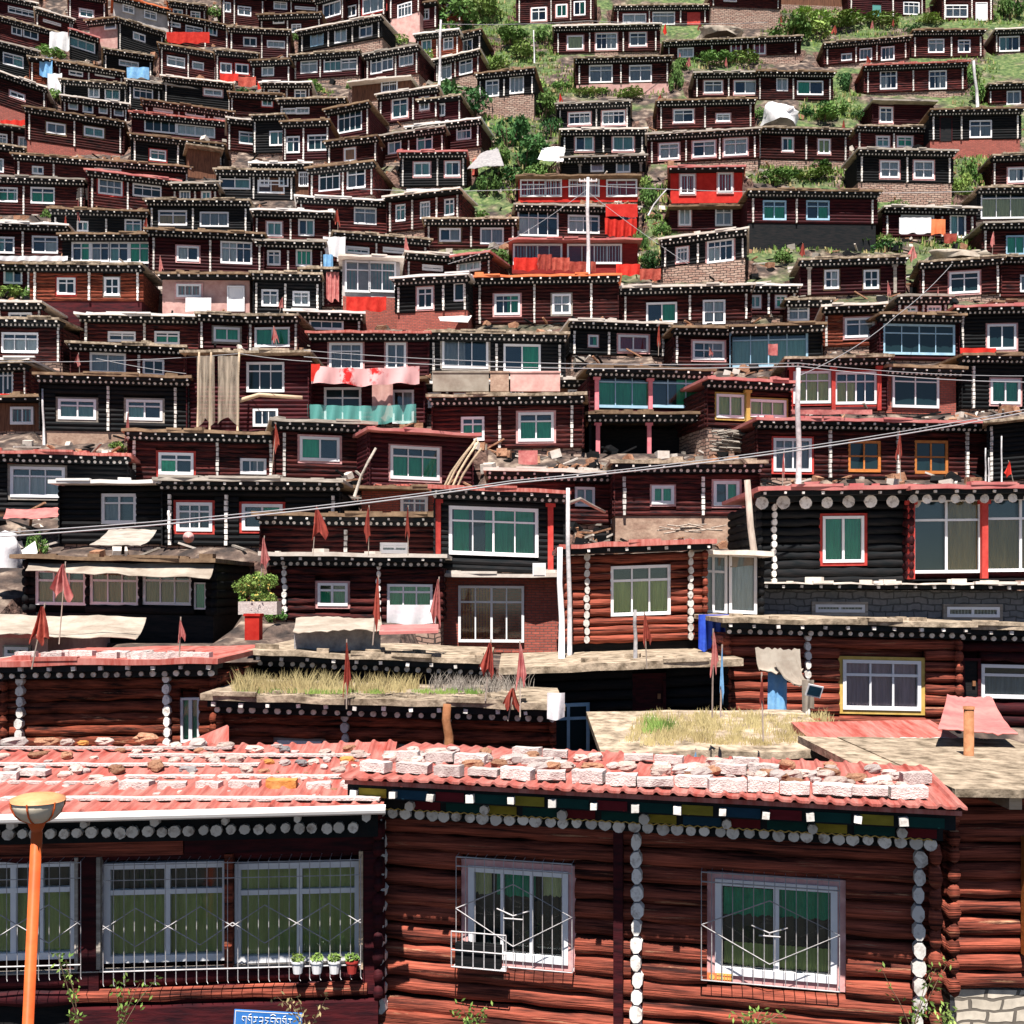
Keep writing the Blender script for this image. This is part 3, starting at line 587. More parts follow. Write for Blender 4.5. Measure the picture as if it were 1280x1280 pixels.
 (10, 826, 270, 822, 965, [(226, 872, 250, 928, '2g')], dict(m='log_orange', roof='red', D=22.5, dots=2, posts=[30, 212], ov=.7, lm='the big dark log house', lab='big shadowed log house with sunlit lower logs and brick-weighted red roof', nm='log_house', cat='house', yaw=0)),
 (-60, 834, 18, 832, 960, [(-5, 840, 20, 862, '2k')], dict(D=23, yaw=0, lab='sliver of dark log cabin beside the big shadowed log house')),
 # middle band
 (343, 522, 463, 527, 596, [(375, 545, 424, 578, '2gP')], dict(roof='grey', m='log', posts=[355, 450], lab='log cabin with one bright green curtained window and protruding log ends', lm='the bright green window cabin')),
 (461, 533, 588, 541, 608, [(489, 557, 548, 601, '3tgP')], dict(roof='pink', m='maroon', posts=[], dots=0, lab='maroon cabin with white three-light window and planks leaning at its end', lm='the plank-leaning cabin')),
 (542, 493, 728, 490, 562, [(578, 523, 604, 549, '2tg'), (648, 516, 692, 552, '2tgP')], dict(roof='dirt', posts=[625, 715], lab='log cabin under a clay-coloured terrace with two white green-curtained windows')),
 (736, 456, 884, 460, 518, [(750, 466, 810, 508, '3tgB'), (815, 468, 877, 508, '3tgB')], dict(m='maroon', roof='brown', posts=[], cols=[745, 812, 881], colm='rose_column', D=48.5, fd=.05, lm='the blue-windowed veranda house', lab='house upper storey with two wide pale blue window bays')),
 (736, 514, 884, 514, 568, [], dict(m='dark_wood', roof='brown', posts=[], cols=[747, 811, 876], colm='rose_column', open_=True, D=48, lab='open dark veranda with three rose pink columns below the blue windows')),
 (882, 470, 985, 475, 534, [(895, 492, 930, 524, '2vY'), (936, 498, 982, 524, '3vY')], dict(roof='pink', posts=[], cols=[933], colm='ochre', f=(566, 'stone'), lab='cabin with yellow column between two curtained windows above stacked firewood')),
 (983, 445, 1107, 443, 515, [(992, 465, 1038, 504, '3tvR'), (1044, 466, 1095, 505, '4tvR')], dict(roof='dirt', m='maroon', posts=[], cols=[988, 1041, 1098], colm='red_paint', lab='cabin with three red posts framing two tall white windows')),
 (1105, 455, 1195, 458, 516, [(1118, 466, 1169, 508, '2td')], dict(m='brick', roof='brown', posts=[], lab='small brick cabin with one big dark white-framed window', nm='brick_house')),
 (1200, 440, 1295, 442, 511, [(1238, 474, 1275, 506, '2gP')], dict(posts=[1215])),
 (945, 521, 1240, 526, 597, [(967, 548, 1014, 590, '4tkR'), (1062, 553, 1098, 588, '2xdO'), (1145, 553, 1182, 590, '2xdO')], dict(roof='pink', posts=[1036, 1121, 1207], lm='the orange-casement cabin', lab='long cabin with two orange wooden casement windows and studded eave')),
 (1236, 524, 1330, 515, 602, [], dict(m='dark_wood', roof='dirt', dots=0, lab='dark windowless cabin behind a rack of thin pipes')),
 (768, 575, 947, 575, 645, [(812, 605, 845, 633, '2gP'), (889, 599, 927, 635, '2gP')], dict(roof='dirt', posts=[780, 878], f=(672, 'mud'), lab='log cabin with two green curtained windows on a broken clay wall', lm='the clay-walled cabin')),
 (612, 584, 775, 588, 652, [(720, 610, 742, 632, '2k')], dict(roof='white', posts=[765])),
 (545, 606, 704, 612, 712, [(561, 632, 673, 697, '4tg', [(.02, .2), (.4, .98)])], dict(m='dark_wood', roof='red', posts=[], lm='the two-storey house', lab='upper storey with broad white four-light window and yellow curtain', nm='two_storey_house', D=36, fd=.05, cat='house', cols=[548, 688], colm='red_paint')),
 (545, 716, 700, 717, 815, [(573, 732, 655, 803, '4to', [(.0, .5)])], dict(m='brick', roof='white', dots=0, posts=[], D=35.5, lab='brick ground storey with tall windows and rust orange curtains', nm='brick_house', cat='house')),
 (328, 640, 550, 642, 690, [(475, 678, 511, 692, '2tw')], dict(roof='brown', posts=[433])),
 (452, 606, 552, 608, 650, [(503, 622, 533, 644, '2tk')], dict(m='brick', dots=0, posts=[], roof='brown', nm='brick_house', lab='small broken brick wall house with one white window')),
 (338, 690, 552, 692, 775, [(394, 726, 438, 761, '2tgP'), (484, 730, 541, 762, '3tg')], dict(roof='white', posts=[357, 474], m='log', D=34, lm='the white-fasciaed log cabin', lab='log cabin with broad white plank eave above a canvas-covered terrace', junk=.5)),
 (708, 680, 880, 674, 806, [(763, 708, 838, 768, '3tv')], dict(roof='red', m='log_near', D=29.5, posts=[733, 862], dots=1, lm='the open-casement cabin', lab='red log cabin with three-light window beside two white pipes', yaw=0, cat='cabin')),
 (872, 686, 950, 690, 790, [(876, 692, 909, 768, '2tk'), (911, 692, 946, 768, '1w')], dict(m='dark_wood', roof='white', dots=0, posts=[], D=30.2, lab='narrow glazed porch with cream blind above a blue tarp', nm='glass_porch', yaw=0)),
 (948, 608, 1136, 606, 732, [(1024, 642, 1084, 707, '2gR')], dict(m='dark_wood', D=33, dots=2, posts=[966], roof='pink', ov=.9, fd=.05, rr_=.2, st2=.58, lm='the big black house', lab='large black boarded house with big white beam discs and single green window', yaw=0, cat='house', junk=1.5)),
 (1136, 606, 1330, 604, 724, [(1140, 624, 1226, 716, '2tb', [(.5, 1)]), (1230, 622, 1322, 714, '2tb', [(0, .6)])], dict(m='maroon', D=32.6, fd=.05, rr_=.13, st2=.40, posts=[], cols=[1137, 1228], colm='red_paint', roof='pink', yaw=0, lab='glass-fronted house with red posts and tall brown-curtained panes', cat='house')),
 (950, 728, 1340, 730, 800, [(1014, 752, 1084, 770, '2kG'), (1178, 755, 1252, 776, '2kG')], dict(m='grey_block', D=32, dots=1, posts=[], roof='white', yaw=0, lab='grey block ground storey with two low white windows', nm='block_house', dep=5, th=.04, cat='house')),
 (908, 772, 1195, 778, 905, [(1048, 820, 1156, 894, '3tpYt')], dict(m='log_near', D=26, posts=[1007], roof='dirt', lm='the pink-curtained log house', lab='log house with yellow-surrounded window showing pink and white curtains', yaw=0, nm='log_house', cat='house')),
 (1196, 780, 1360, 784, 905, [(1226, 830, 1300, 874, '1tk'), (1200, 822, 1224, 892, 'Dd')], dict(m='maroon', D=26.3, posts=[], roof='dirt', lab='maroon painted house with studded white lintel and red door posts', yaw=0, cat='house')),
 (330, 812, 602, 824, 930, [], dict(m='dark_wood', D=25.5, posts=[], roof='dirt', yaw=0, lab='dark windowless cabin with plank-edged roof above the grassy roof', junk=1.5)),
 (278, 868, 690, 880, 1010, [(342, 921, 407, 960, '2gG'), (478, 930, 600, 965, '3wG')], dict(m='log_orange', D=21.5, posts=[433, 560], roof='dirt', yaw=0, lm='the grass-roofed house', lab='long dark house with tall dry grass growing on its roof', nm='log_house', cat='house', ov=.8, dep=2.6)),
 (636, 834, 905, 824, 960, [(683, 880, 737, 942, '2tdB'), (790, 842, 832, 905, 'Dm')], dict(m='dark_wood', D=25.8, posts=[], roof='dirt', yaw=0, dots=0, th=.16, lab='shadowed dark house under a thick bare earth roof', cat='house', ov=1.1)),
 (762, 940, 1042, 938, 1015, [], dict(m='dark_wood', D=20.5, posts=[], roof='dirt', yaw=0, dots=2, th=.14, rise=.3, dep=3.0, ov=.8, lm='the weedy earth roof', lab='dark cabin with tilted earth roof sprouting weeds', junk=.3)),
 (1040, 948, 1200, 945, 1040, [(1098, 948, 1135, 985, '2k')], dict(m='maroon', D=19.5, posts=[], roof='red', yaw=0, dots=0, lab='small maroon cabin with brick-weighted red roof in front of the pink-curtained house', dep=1.8, rise=.3)),
 # right of centre, top
 (768, 5, 885, 4, 30, [(780, 18, 806, 28, '2w'), (817, 16, 842, 30, '3tw'), (859, 16, 875, 30, 'Dr')]),
 (888, -14, 975, -10, 8, [(905, -8, 920, 2, '2w')], dict(f=(36, 'stone'))),
 (693, 31, 824, 28, 67, [(709, 45, 729, 62, '1yP'), (745, 42, 771, 62, '4twP'), (787, 41, 808, 58, '2tkP')], dict(roof='white', lm='the neat three-window cabin', lab='neat log cabin with white eave and three pink-trimmed windows')),
 (720, 71, 838, 68, 106, [(738, 83, 764, 102, '2tk'), (788, 83, 813, 101, '2tk')], dict(f=(114, 'pink_plaster'))),
 (830, 50, 1000, 43, 74, [(848, 61, 866, 71, '3w'), (913, 55, 927, 69, '2rP'), (942, 53, 957, 68, '2rP')], dict(yaw=-4)),
 (868, 89, 952, 88, 122, [(880, 101, 903, 117, '2tkP'), (918, 101, 945, 118, '2wP')], dict(m='log')),
 (946, 87, 1040, 88, 125, [(971, 98, 984, 113, '2w'), (998, 102, 1027, 118, '2gk')]),
 (697, 128, 787, 124, 164, [(711, 141, 738, 156, '4twP'), (753, 139, 781, 156, '4twP')]),
 (702, 160, 806, 159, 192, [(719, 170, 742, 189, '2cP'), (766, 170, 792, 189, '2cP')], dict(roof='white')),
 (703, 195, 806, 192, 218, [(739, 203, 754, 214, '1p'), (771, 203, 787, 215, '2k')], dict(m='dark_wood', posts=[], cols=[725, 801], colm='wood_grey')),
 (822, 124, 942, 121, 162, [(842, 137, 867, 154, '2tkP'), (895, 142, 913, 153, '2twP')]),
 (810, 166, 948, 158, 205, [(824, 180, 849, 199, '2twP'), (866, 177, 894, 196, '2twP'), (905, 174, 934, 194, '2twP')], dict(yaw=-7)),
 (648, 218, 797, 217, 253, [(652, 226, 681, 245, '4tw'), (682, 226, 701, 245, '3w'), (713, 226, 747, 245, '4tw'), (760, 226, 794, 245, '3tw')], dict(m='red_wall', roof='brown', dots=0, lm='the red three-tier house', lab='bright red top storey with four broad white windows', cat='house', nm='red_house')),
 (645, 253, 797, 257, 296, [(650, 264, 695, 294, '4tw'), (712, 270, 747, 291, '4tw'), (779, 263, 794, 280, '2tk')], dict(posts=[], lab='middle log tier hung with red cloth below the bright red storey', cat='house')),
 (640, 297, 797, 297, 342, [(645, 307, 699, 330, '4k'), (713, 307, 773, 329, '4w')], dict(m='red_wood', roof='pink', posts=[], dots=0, lab='lowest maroon tier of the red house with red laundry on its terrace', cat='house')),
 (838, 207, 928, 206, 254, [(850, 219, 869, 243, '2wP'), (897, 217, 916, 241, '2wP')], dict(m='red_wall', roof='pink', dots=1, dep=4, yaw=-8, lm='the square red cabin', lab='bright red painted cabin with two pale windows and white stud row', nm='red_house')),
 (838, 256, 928, 255, 289, [(848, 261, 864, 282, '2wP'), (895, 260, 914, 281, '2tk')], dict(m='maroon', dots=0, posts=[], roof='brown', lab='maroon storey directly beneath the bright red painted cabin')),
 (828, 296, 932, 283, 335, [(845, 310, 861, 327, '3tkP'), (884, 302, 917, 326, '4twP')], dict(dep=4.5, yaw=-12, f=(350, 'stone'), lab='log cabin turned slightly with dark gable side above rocky ground')),
 (776, 357, 938, 353, 403, [(810, 380, 844, 402, '2gk'), (880, 377, 905, 403, '2xw')], dict(roof='white')),
 (713, 398, 832, 402, 443, [(735, 419, 748, 434, '1gP'), (773, 418, 810, 441, '2rP')], dict(roof='white', lab='log cabin with small green window and pink-red curtained window')),
 (842, 406, 930, 408, 460, [(866, 426, 905, 451, '3txkP')]),
 (915, 405, 1026, 402, 462, [(918, 415, 1004, 455, '4tcB')], dict(m='dark_wood', roof='brown', posts=[], lm='the pale blue glazed cabin', lab='dark cabin fronted by one long pale blue glazed opening')),
 (935, 235, 1095, 237, 279, [(955, 252, 981, 274, '2tgB'), (1009, 252, 1035, 274, '2tgB')], dict(roof='brown', f=(310, 'dark_wood'), lab='cabin with two pale blue windows above a dark undercroft')),
 (1104, 256, 1218, 258, 296, [(1128, 270, 1165, 290, '3k'), (1188, 270, 1206, 296, '2c')], dict(roof='white', lm='the white-laundry cabin', lab='cabin half hidden by a line of white and orange laundry')),
 (1222, 232, 1300, 231, 275, [(1229, 240, 1280, 271, '3ty')], dict(m='dark_wood', posts=[], lm='the yellow-curtained window', lab='cabin front filled by a broad yellow-curtained white window')),
 (1228, 276, 1300, 275, 320, [(1259, 296, 1290, 317, '3gyB')]),
 (1000, 322, 1130, 318, 370, [(1030, 338, 1049, 361, '2xwK'), (1079, 338, 1099, 361, '2xdK')], dict(m='maroon', posts=[], cols=[1011, 1118], colm='wood_grey', roof='dirt', lm='the stone-pillared cabin', lab='maroon cabin between grey stone pillars with two small brown windows')),
 (1150, 325, 1250, 319, 372, [(1187, 341, 1224, 366, '2tdP')], dict(m='log', roof='dirt')),
 (1245, 318, 1310, 318, 372, [(1276, 345, 1300, 364, '2k')]),
 (983, 372, 1036, 371, 402, [(985, 384, 1010, 400, '2tk')]),
 (1030, 380, 1102, 377, 434, [(1056, 398, 1093, 422, '2tkP')], dict(m='log_orange')),
 (1098, 389, 1196, 391, 450, [(1109, 407, 1188, 442, '4tdB')], dict(m='maroon', roof='brown', posts=[], lm='the pale blue window wall', lab='cabin front filled by four-light pale blue window over dark glass')),
 (1192, 381, 1300, 379, 441, [(1234, 406, 1270, 437, '2dP')], dict(m='dark_wood', roof='pink', posts=[1202])),
 (1060, -24, 1155, -20, 20, [(1090, 6, 1101, 20, 'Dc'), (1130, 3, 1148, 18, '3tw')], dict(dots=0)),
 (965, -30, 1058, -26, 5, [], dict(m='plank_brown', dots=0, f=(14, 'stone'))),
 (1178, -20, 1240, -20, 26, [(1183, 7, 1208, 21, '3tw'), (1220, 5, 1233, 25, 'Dw')]),
 (1030, 52, 1135, 43, 82, [(1052, 68, 1064, 75, '2w'), (1075, 62, 1089, 74, '3k'), (1102, 60, 1117, 74, '3k')], dict(yaw=-4, roof='dirt')),
 (1140, 36, 1228, 35, 72, [(1161, 50, 1179, 65, '2tw'), (1198, 51, 1212, 65, '2tw')], dict(dep=4)),
 (1243, 35, 1300, 33, 66, [(1250, 47, 1273, 63, '3c')]),
 (1080, 80, 1207, 75, 117, [(1101, 90, 1120, 110, '3tw'), (1162, 90, 1182, 110, '3tw')], dict(roof='red', lm='the red-roofed cabin', lab='log cabin with thin red roof and two upright white windows')),
 (1090, 123, 1165, 125, 157, [(1099, 134, 1116, 154, '2tkP')], dict(m='maroon', roof='grey', dots=0, posts=[])),
 (1070, 155, 1168, 157, 186, [(1095, 170, 1112, 185, '2tcP'), (1121, 170, 1141, 185, '2tgP')]),
 (1072, 184, 1190, 186, 228, [(1100, 201, 1124, 223, '2xwP'), (1142, 201, 1167, 224, '2xwP')], dict(f=(252, 'stone'))),
 (945, 157, 1060, 160, 199, [(977, 172, 992, 190, '2gP'), (1022, 174, 1038, 193, '2vP')], dict(f=(208, 'stone'), yaw=2)),
 (1162, 135, 1275, 133, 176, [(1175, 148, 1189, 175, 'Dd'), (1213, 152, 1238, 171, '2tk')], dict(f=(196, 'brick'), lab='log cabin with plank door standing on a red brick base')),
 (1235, 103, 1300, 101, 130, [(1259, 115, 1275, 130, '2k')], dict(roof='dirt')),
 (1240, 192, 1300, 190, 236, [(1260, 210, 1290, 228, '3wP')], dict(dep=4)),
])

# further cabins of the same rows, seen partly between and behind the others
def covered(x, y, ybf=None):
    for h in HOUSES:
        x0, y0, x1, y1, yb = h.box
        if x0 <= x <= x1 and y0 + (y1 - y0) * (x - x0) / (x1 - x0) - 1 <= y <= yb and (ybf is None or yb < ybf): return True
    return False
nf = 0
for _ in range(3500):
    cx, cy = rnd.uniform(-5, 1285), rnd.uniform(-5, 500)
    if cx > 570 and cy < 345: continue
    wd = rnd.uniform(42, 80) * (1 + cy / 900); hh = (27 + cy * .035) * rnd.uniform(.9, 1.2); xa, xb = cx - wd / 2, cx + wd / 2; yb = cy + hh
    cols_ = [xa + wd * (i + .5) / 9 for i in range(9)]; rows_ = [cy + hh * (j + .5) / 6 for j in range(6)]
    beh = sum(covered(x, y, yb) for x in cols_ for y in rows_) / 54
    if beh > .10: continue
    allc = sum(covered(x, y) for x in cols_ for y in rows_) / 54
    if allc > .62: continue
    sl_ = .13 if cx < 260 and cy < 200 else (-.12 if 380 < cx < 600 and cy < 260 else 0)
    wn_ = []; n_ = rnd.choice((1, 2, 2)) if wd < 60 else rnd.choice((2, 2, 3)); ww = rnd.uniform(.2, .3) * wd / max(1, n_ * .55)
    for i in range(n_):
        c_ = xa + wd * (i + .5) / n_ + rnd.uniform(-2, 2); yy = cy + sl_ * (c_ - xa) + hh * .38; wn_.append((c_ - ww / 2, yy, c_ + ww / 2, yy + hh * .42, rnd.choice(['2tw', '2tc', '3tw', '2wP', '2cP', '2tgP', '3k', '2tk', '4tw', '2c'])))
    house(xa, cy, xb, cy + sl_ * wd, yb, wn_, m=rnd.choice(['log', 'log', 'log', 'maroon', 'log_orange', 'plank_brown']), roof=rnd.choice(['dirt', 'white', 'brown', 'pink', 'grey', 'tin']), dots=rnd.choice((1, 2, 2)), yaw=None); nf += 1
    if nf >= 46: break
print('FILL', nf)

# ---------------------------------------------------------------- the front row
def front_windows(h, wn, px):
    """bar grille in front of a window: upright bars, rails, a rhombus, all one part of it"""
def bars(mb, pts, r=.008): mb.tube(pts, r, 4)
# --- the long log cabin with painted beams
A = house(476, 972, 1166, 1010, 1262, [(577, 1073, 720, 1216, '3dP'), (884, 1089, 1057, 1240, '2vP')], m='log_near', D=15.0, yaw=-12.6, dots=3, posts=[481, 798, 1146], roof='red', ov=1.15, dep=2.5, junk=0,
          lab='front log cabin with painted beam panels and two barred windows under brick-weighted roof', lm='the front log cabin with painted beams', nm='log_cabin', rise=.05)
def cornice_near(h, W, ov, zt, cols_, disc_step, sl, oct_=False):
    cb = MB(); cb.box(-.1, W + .1, -ov + .16, .05, zt - .17, zt - .002); cb.box(-.05, W + .05, -.44, .05, zt - .41, zt - .174); cb.box(0, W, -.24, .1, zt - .56, zt - .414)
    cb.shear(sl); co = cb.build('cornice', 'cornice_wood', h.root)
    for row, (yy, z1, z0, st) in enumerate(((-ov + .155, zt - .035, zt - .15, 1.02), (-.445, zt - .28, zt - .385, 1.02))):
        n_ = int(W / st) + 1; k = row * 2
        for i in range(n_):
            a_ = i * st + row * .55 + .06; b_ = min(a_ + st * .5, W - .02)
            for j, (p, q) in enumerate(((a_, a_ + st * .36), (a_ + st * .44, a_ + st * .9))):
                q = min(q, W - .02)
                if q - p < .1: continue
                pb = MB(); pb.box(p, q, yy - .012, yy + .002, z0, z1); pb.shear(sl); pb.build('painted_panel', 'panel_' + cols_[k % len(cols_)], co); k += 1
        ends_objects(co, [(row * .55 + i * st * (.5 + .5 * row) + .02, yy - .10, (z0 + z1) / 2, .066, .1, 4 if row == 0 else 7) for i in range(n_ * 2) if row * .55 + i * st * (.5 + .5 * row) + .02 < W + .05], sl)
    zz_ = MB(); u = .05
    while u < W - .1:
        zz_.tube([(u, -.452, zt - .412), (u + .05, -.452, zt - .39), (u + .1, -.452, zt - .412)], .007, 4, False); u += .1
    zz_.shear(sl); zz_.build('wave_line', 'ochre', co)
    u = .1; L_ = []
    while u < W - .02: L_.append((u, -.31, zt - .485, .076, .07, 12)); u += disc_step * rnd.uniform(.96, 1.04)
    ends_objects(co, L_, sl)
cornice_near(A, A.W, A.ov, A.ht - .12, ['yellow', 'blue', 'red', 'green', 'yellow', 'green', 'red', 'green'], .178, A.sl)
def grille(h, wn, x0, y0, x1, y1, n, low=None, dy=-.24, rhomb=True, tail=0):
    g = MB()
    u0, z1 = h.loc(x0, y0, dy); u1, z0 = h.loc(x1, y1, dy); y = dy
    for i in range(n + 1):
        u = u0 + (u1 - u0) * i / n; bars(g, [(u, y, z0), (u, y, z1), (u, -.05, z1 + .02)], .0052)
    for z in (z0, z1, z1 - .12): bars(g, [(u0, y, z), (u1, y, z)], .009)
    for u in (u0, u1): bars(g, [(u, y, z0), (u, -.05, z0)], .009)
    zc = (z0 + z1) / 2; uc = (u0 + u1) / 2; H = (z1 - z0)
    if rhomb:
        y -= .012
        bars(g, [(u0, y, zc + .02), (uc, y, z1 - .22 * H), (u1, y, zc + .02), (uc, y, z0 + .20 * H), (u0, y, zc + .02)], .0075)
        bars(g, [(uc - .22, y, zc + .06), (uc, y, zc - .02), (uc + .22, y, zc + .06)], .010); bars(g, [(uc - .13, y, zc - .06), (uc + .13, y, zc - .06)], .010); bars(g, [(uc, y, zc - .02), (uc, y, zc - .06)], .009)
    if low:
        a_, b_ = low; zz = z0 + .02
        ua = u0 - .02; ub = u0 + (u1 - u0) * .46; yy = dy - .16; zt = z0 + (z1 - z0) * .33
        for i in range(6):
            u = ua + (ub - ua) * i / 5; bars(g, [(u, yy, zz - .02), (u, yy, zt)], .008)
        for z in (zz - .02, zz + .2, zt): bars(g, [(ua, yy, z), (ub, yy, z)], .010)
        g.box(ua + .02, ub - .02, yy + .03, dy + .0, zz - .03, zz - .015)
    g.shear(h.sl); g.build('window_grille', 'pole_white', wn)
grille(A, A.wins[0], 575, 1071, 720, 1216, 12, low=(0, 0))
grille(A, A.wins[1], 882, 1090, 1055, 1240, 13)
def blk(h, name, m, u0, u1, y0, y1, z0, z1, parent=None):
    q = MB(); q.box(u0, u1, y0, y1, z0, z1); q.shear(h.sl); return q.build(name, m, parent or h.root)
# dark box hung in the lower corner of the first window, valances behind glass
u0, z1 = A.loc(574, 1172, -.3); u1, z0 = A.loc(636, 1212, -.3)
blk(A, 'planter_box', 'dark_wood', u0 + .03, u1 - .03, -.37, -.26, z0 + .02, z1 - .05, A.wins[0])
def valance(h, wn, x0, y0, x1, y1, m, dy=.07):
    u0, z1 = h.loc(x0, y0, dy); u1, z0 = h.loc(x1, y1, dy); n_ = max(6, int((u1 - u0) / .03)); q = MB(); vs = []
    for k in range(n_ + 1):
        u = u0 + (u1 - u0) * k / n_; o_ = .012 if k % 2 else -.012; vs += [(u, dy + o_, z0 + rnd.uniform(-.02, .02)), (u, dy + o_, z1)]
    q.add(vs, [(2 * k, 2 * k + 2, 2 * k + 3, 2 * k + 1) for k in range(n_)]); q.shear(h.sl); q.build('curtain', m, wn)
# clear glass over valances
for wn in (A.wins[0], A.wins[1]):
    for o in list(bpy.data.objects):
        if o.parent is wn and o.name.startswith('pane'): o.data.materials[0] = M['glass_clear']
        if o.parent is wn and o.name.startswith('curtain'): bpy.data.objects.remove(o)
u0, z1 = A.loc(584, 1082, .15); u1, z0 = A.loc(715, 1206, .15); blk(A, 'lining', 'glass_dark', u0, u1, .15, .17, z0, z1, A.wins[0])  # added dark panel: the dim room's shade behind these valances
valance(A, A.wins[0], 592, 1085, 613, 1117, 'curtain_y'); valance(A, A.wins[0], 678, 1088, 706, 1121, 'curtain_y'); valance(A, A.wins[0], 620, 1090, 668, 1122, 'curtain_g')
valance(A, A.wins[1], 903, 1108, 967, 1146, 'curtain_g'); valance(A, A.wins[1], 970, 1110, 1036, 1150, 'curtain_g')
valance(A, A.wins[1], 903, 1176, 1036, 1216, 'curtain_v', .10)
# the orange-red sticker on the second window's frame: a ring and two rows of small marks
u0, z1 = A.loc(885, 1217, -.1); u1, z0 = A.loc(917, 1230, -.1)
stk = blk(A, 'sticker', 'orange_metal', u0, u1, -.052, -.046, z0, z1, A.wins[1])
q = MB(); q.disc(u0 + .07, -.058, (z0 + z1) / 2, .035, .035, .004, 10)
for i in range(6):
    for j in (0, 1): q.box(u0 + .13 + i * .034, u0 + .155 + i * .034, -.058, -.054, z0 + .03 + j * .05, z0 + .06 + j * .05)
q.shear(A.sl); q.build('sticker_marks', 'cloth_yellow', stk)
# upright batten, base plank, footing
u, _ = A.loc(775, 1262); blk(A, 'batten', 'maroon', u - .06, u + .06, -.22, -.1, 0.02, A.ht - .6)
blk(A, 'base_plank', 'log_near', -.02, A.W * .66, -.22, .02, -.10, .06); blk(A, 'footing', 'concrete', 0, A.W, -.12, .3, -1.3, -.125)
# --- the glazed cabin
B = house(-70, 1020, 474, 1008, 1262, [(-60, 1078, 97, 1197, '4tv'), (131, 1079, 286, 1199, '2tv'), (294, 1079, 451, 1199, '2tv')], m='maroon', D=14.5, yaw=3.2, dots=0, posts=[], roof='red', ov=1.15, dep=2.5, junk=0,
          lab='front cabin with wide white-gridded windows, flower pots and a long white gutter', lm='the glazed front cabin', nm='glazed_cabin', rise=.36, cut=1)
zt = B.ht - .12
cb = MB(); cb.box(0, B.W, -.5, .05, zt - .16, zt - .004); cb.box(0, B.W, -.26, .05, zt - .455, zt - .164); cb.shear(B.sl); co = cb.build('cornice', 'cornice_wood', B.root)
ends_objects(co, [(.06 + i * .178, -.34, zt - .31, .076, .08, 8) for i in range(int((B.W - .1) / .178))], B.sl)
ends_objects(co, [(.2 + i * .9, -.64, zt - .13, .058, .12, 6) for i in range(int(B.W / .9) + 1)], B.sl)
gb = MB(); gb.tube([(-.3, -1.25, B.ht - .05), (B.W * .5, -1.25, B.ht - .035), (B.W + .16, -1.25, B.ht - .02)], .06, 10); gb.shear(B.sl); gb.build('gutter', 'gutter', B.root)
blk(B, 'lintel_beam', 'log_near', .0, B.W * .55, -.16, -.02, zt - .66, zt - .47); blk(B, 'lintel_beam', 'maroon', B.W * .553, B.W, -.15, -.02, zt - .655, zt - .47)
for a_, b_ in ((102, 128), (452, 472)):
    u0, _ = B.loc(a_, 1200); u1, _ = B.loc(b_, 1200); blk(B, 'wooden_post', 'maroon', u0, u1, -.16, -.01, .1, zt - .662)
for a_, b_, m_ in ((99, 103, 'wood_grey'), (126, 131, 'wood_grey'), (284, 294, 'log_orange'), (450, 455, 'wood_pale')):
    u0, z0 = B.loc(a_, 1206); u1, _ = B.loc(b_, 1206); blk(B, 'window_jamb', m_, u0, u1, -.19, -.055, z0, zt - .664)
u0, z0 = B.loc(-60, 1214); u1, z1 = B.loc(455, 1201); blk(B, 'sill_beam', 'wood_grey', u0, u1, -.17, -.05, z0, z1)
u0, z0 = B.loc(95, 1254); blk(B, 'base_plank', 'maroon', u0, B.W, -.26, -.05, -.6, z0 - .0)
lg = MB(); u0, z0 = B.loc(95, 1240); log_run(lg, u0, B.W - .15, z0, .1, True, -.12); lg.shear(B.sl); lg.build('log', 'log_near', B.root)
g = MB(); dy = -.34
for xa, xb in ((-60, 99), (127, 449)):
    u0, z1 = B.loc(xa, 1080, dy); u1, z0 = B.loc(xb, 1206, dy); n_ = round((u1 - u0) / .135)
    for i in range(n_ + 1):
        u = u0 + (u1 - u0) * i / n_; bars(g, [(u, -.1, z1 + .02), (u, dy, z1), (u, dy, z0 - .16), (u + .02, dy - .03, z0 - .18)], .0052)
    bars(g, [(u0, dy, z0), (u1, dy, z0)], .011); bars(g, [(u0, dy, z1 - .02), (u1, dy, z1 - .02)], .006); bars(g, [(u0, dy, z1 - .22), (u1, dy, z1 - .22)], .006)
    m_ = max(1, round((u1 - u0) / 1.7)); P_ = (u1 - u0) / m_; zc = (z0 + z1) / 2 - .1
    for i in range(m_):
        a_ = u0 + i * P_
        bars(g, [(a_, dy - .01, zc), (a_ + P_ * .25, dy - .01, zc - .28), (a_ + P_ * .75, dy - .01, zc + .22), (a_ + P_, dy - .01, zc - .05)], .0075)
        bars(g, [(a_, dy - .01, zc - .05), (a_ + P_ * .25, dy - .01, zc + .22), (a_ + P_ * .75, dy - .01, zc - .28), (a_ + P_, dy - .01, zc)], .0075)
g.shear(B.sl); g.build('window_grille', 'pole_white', B.root)
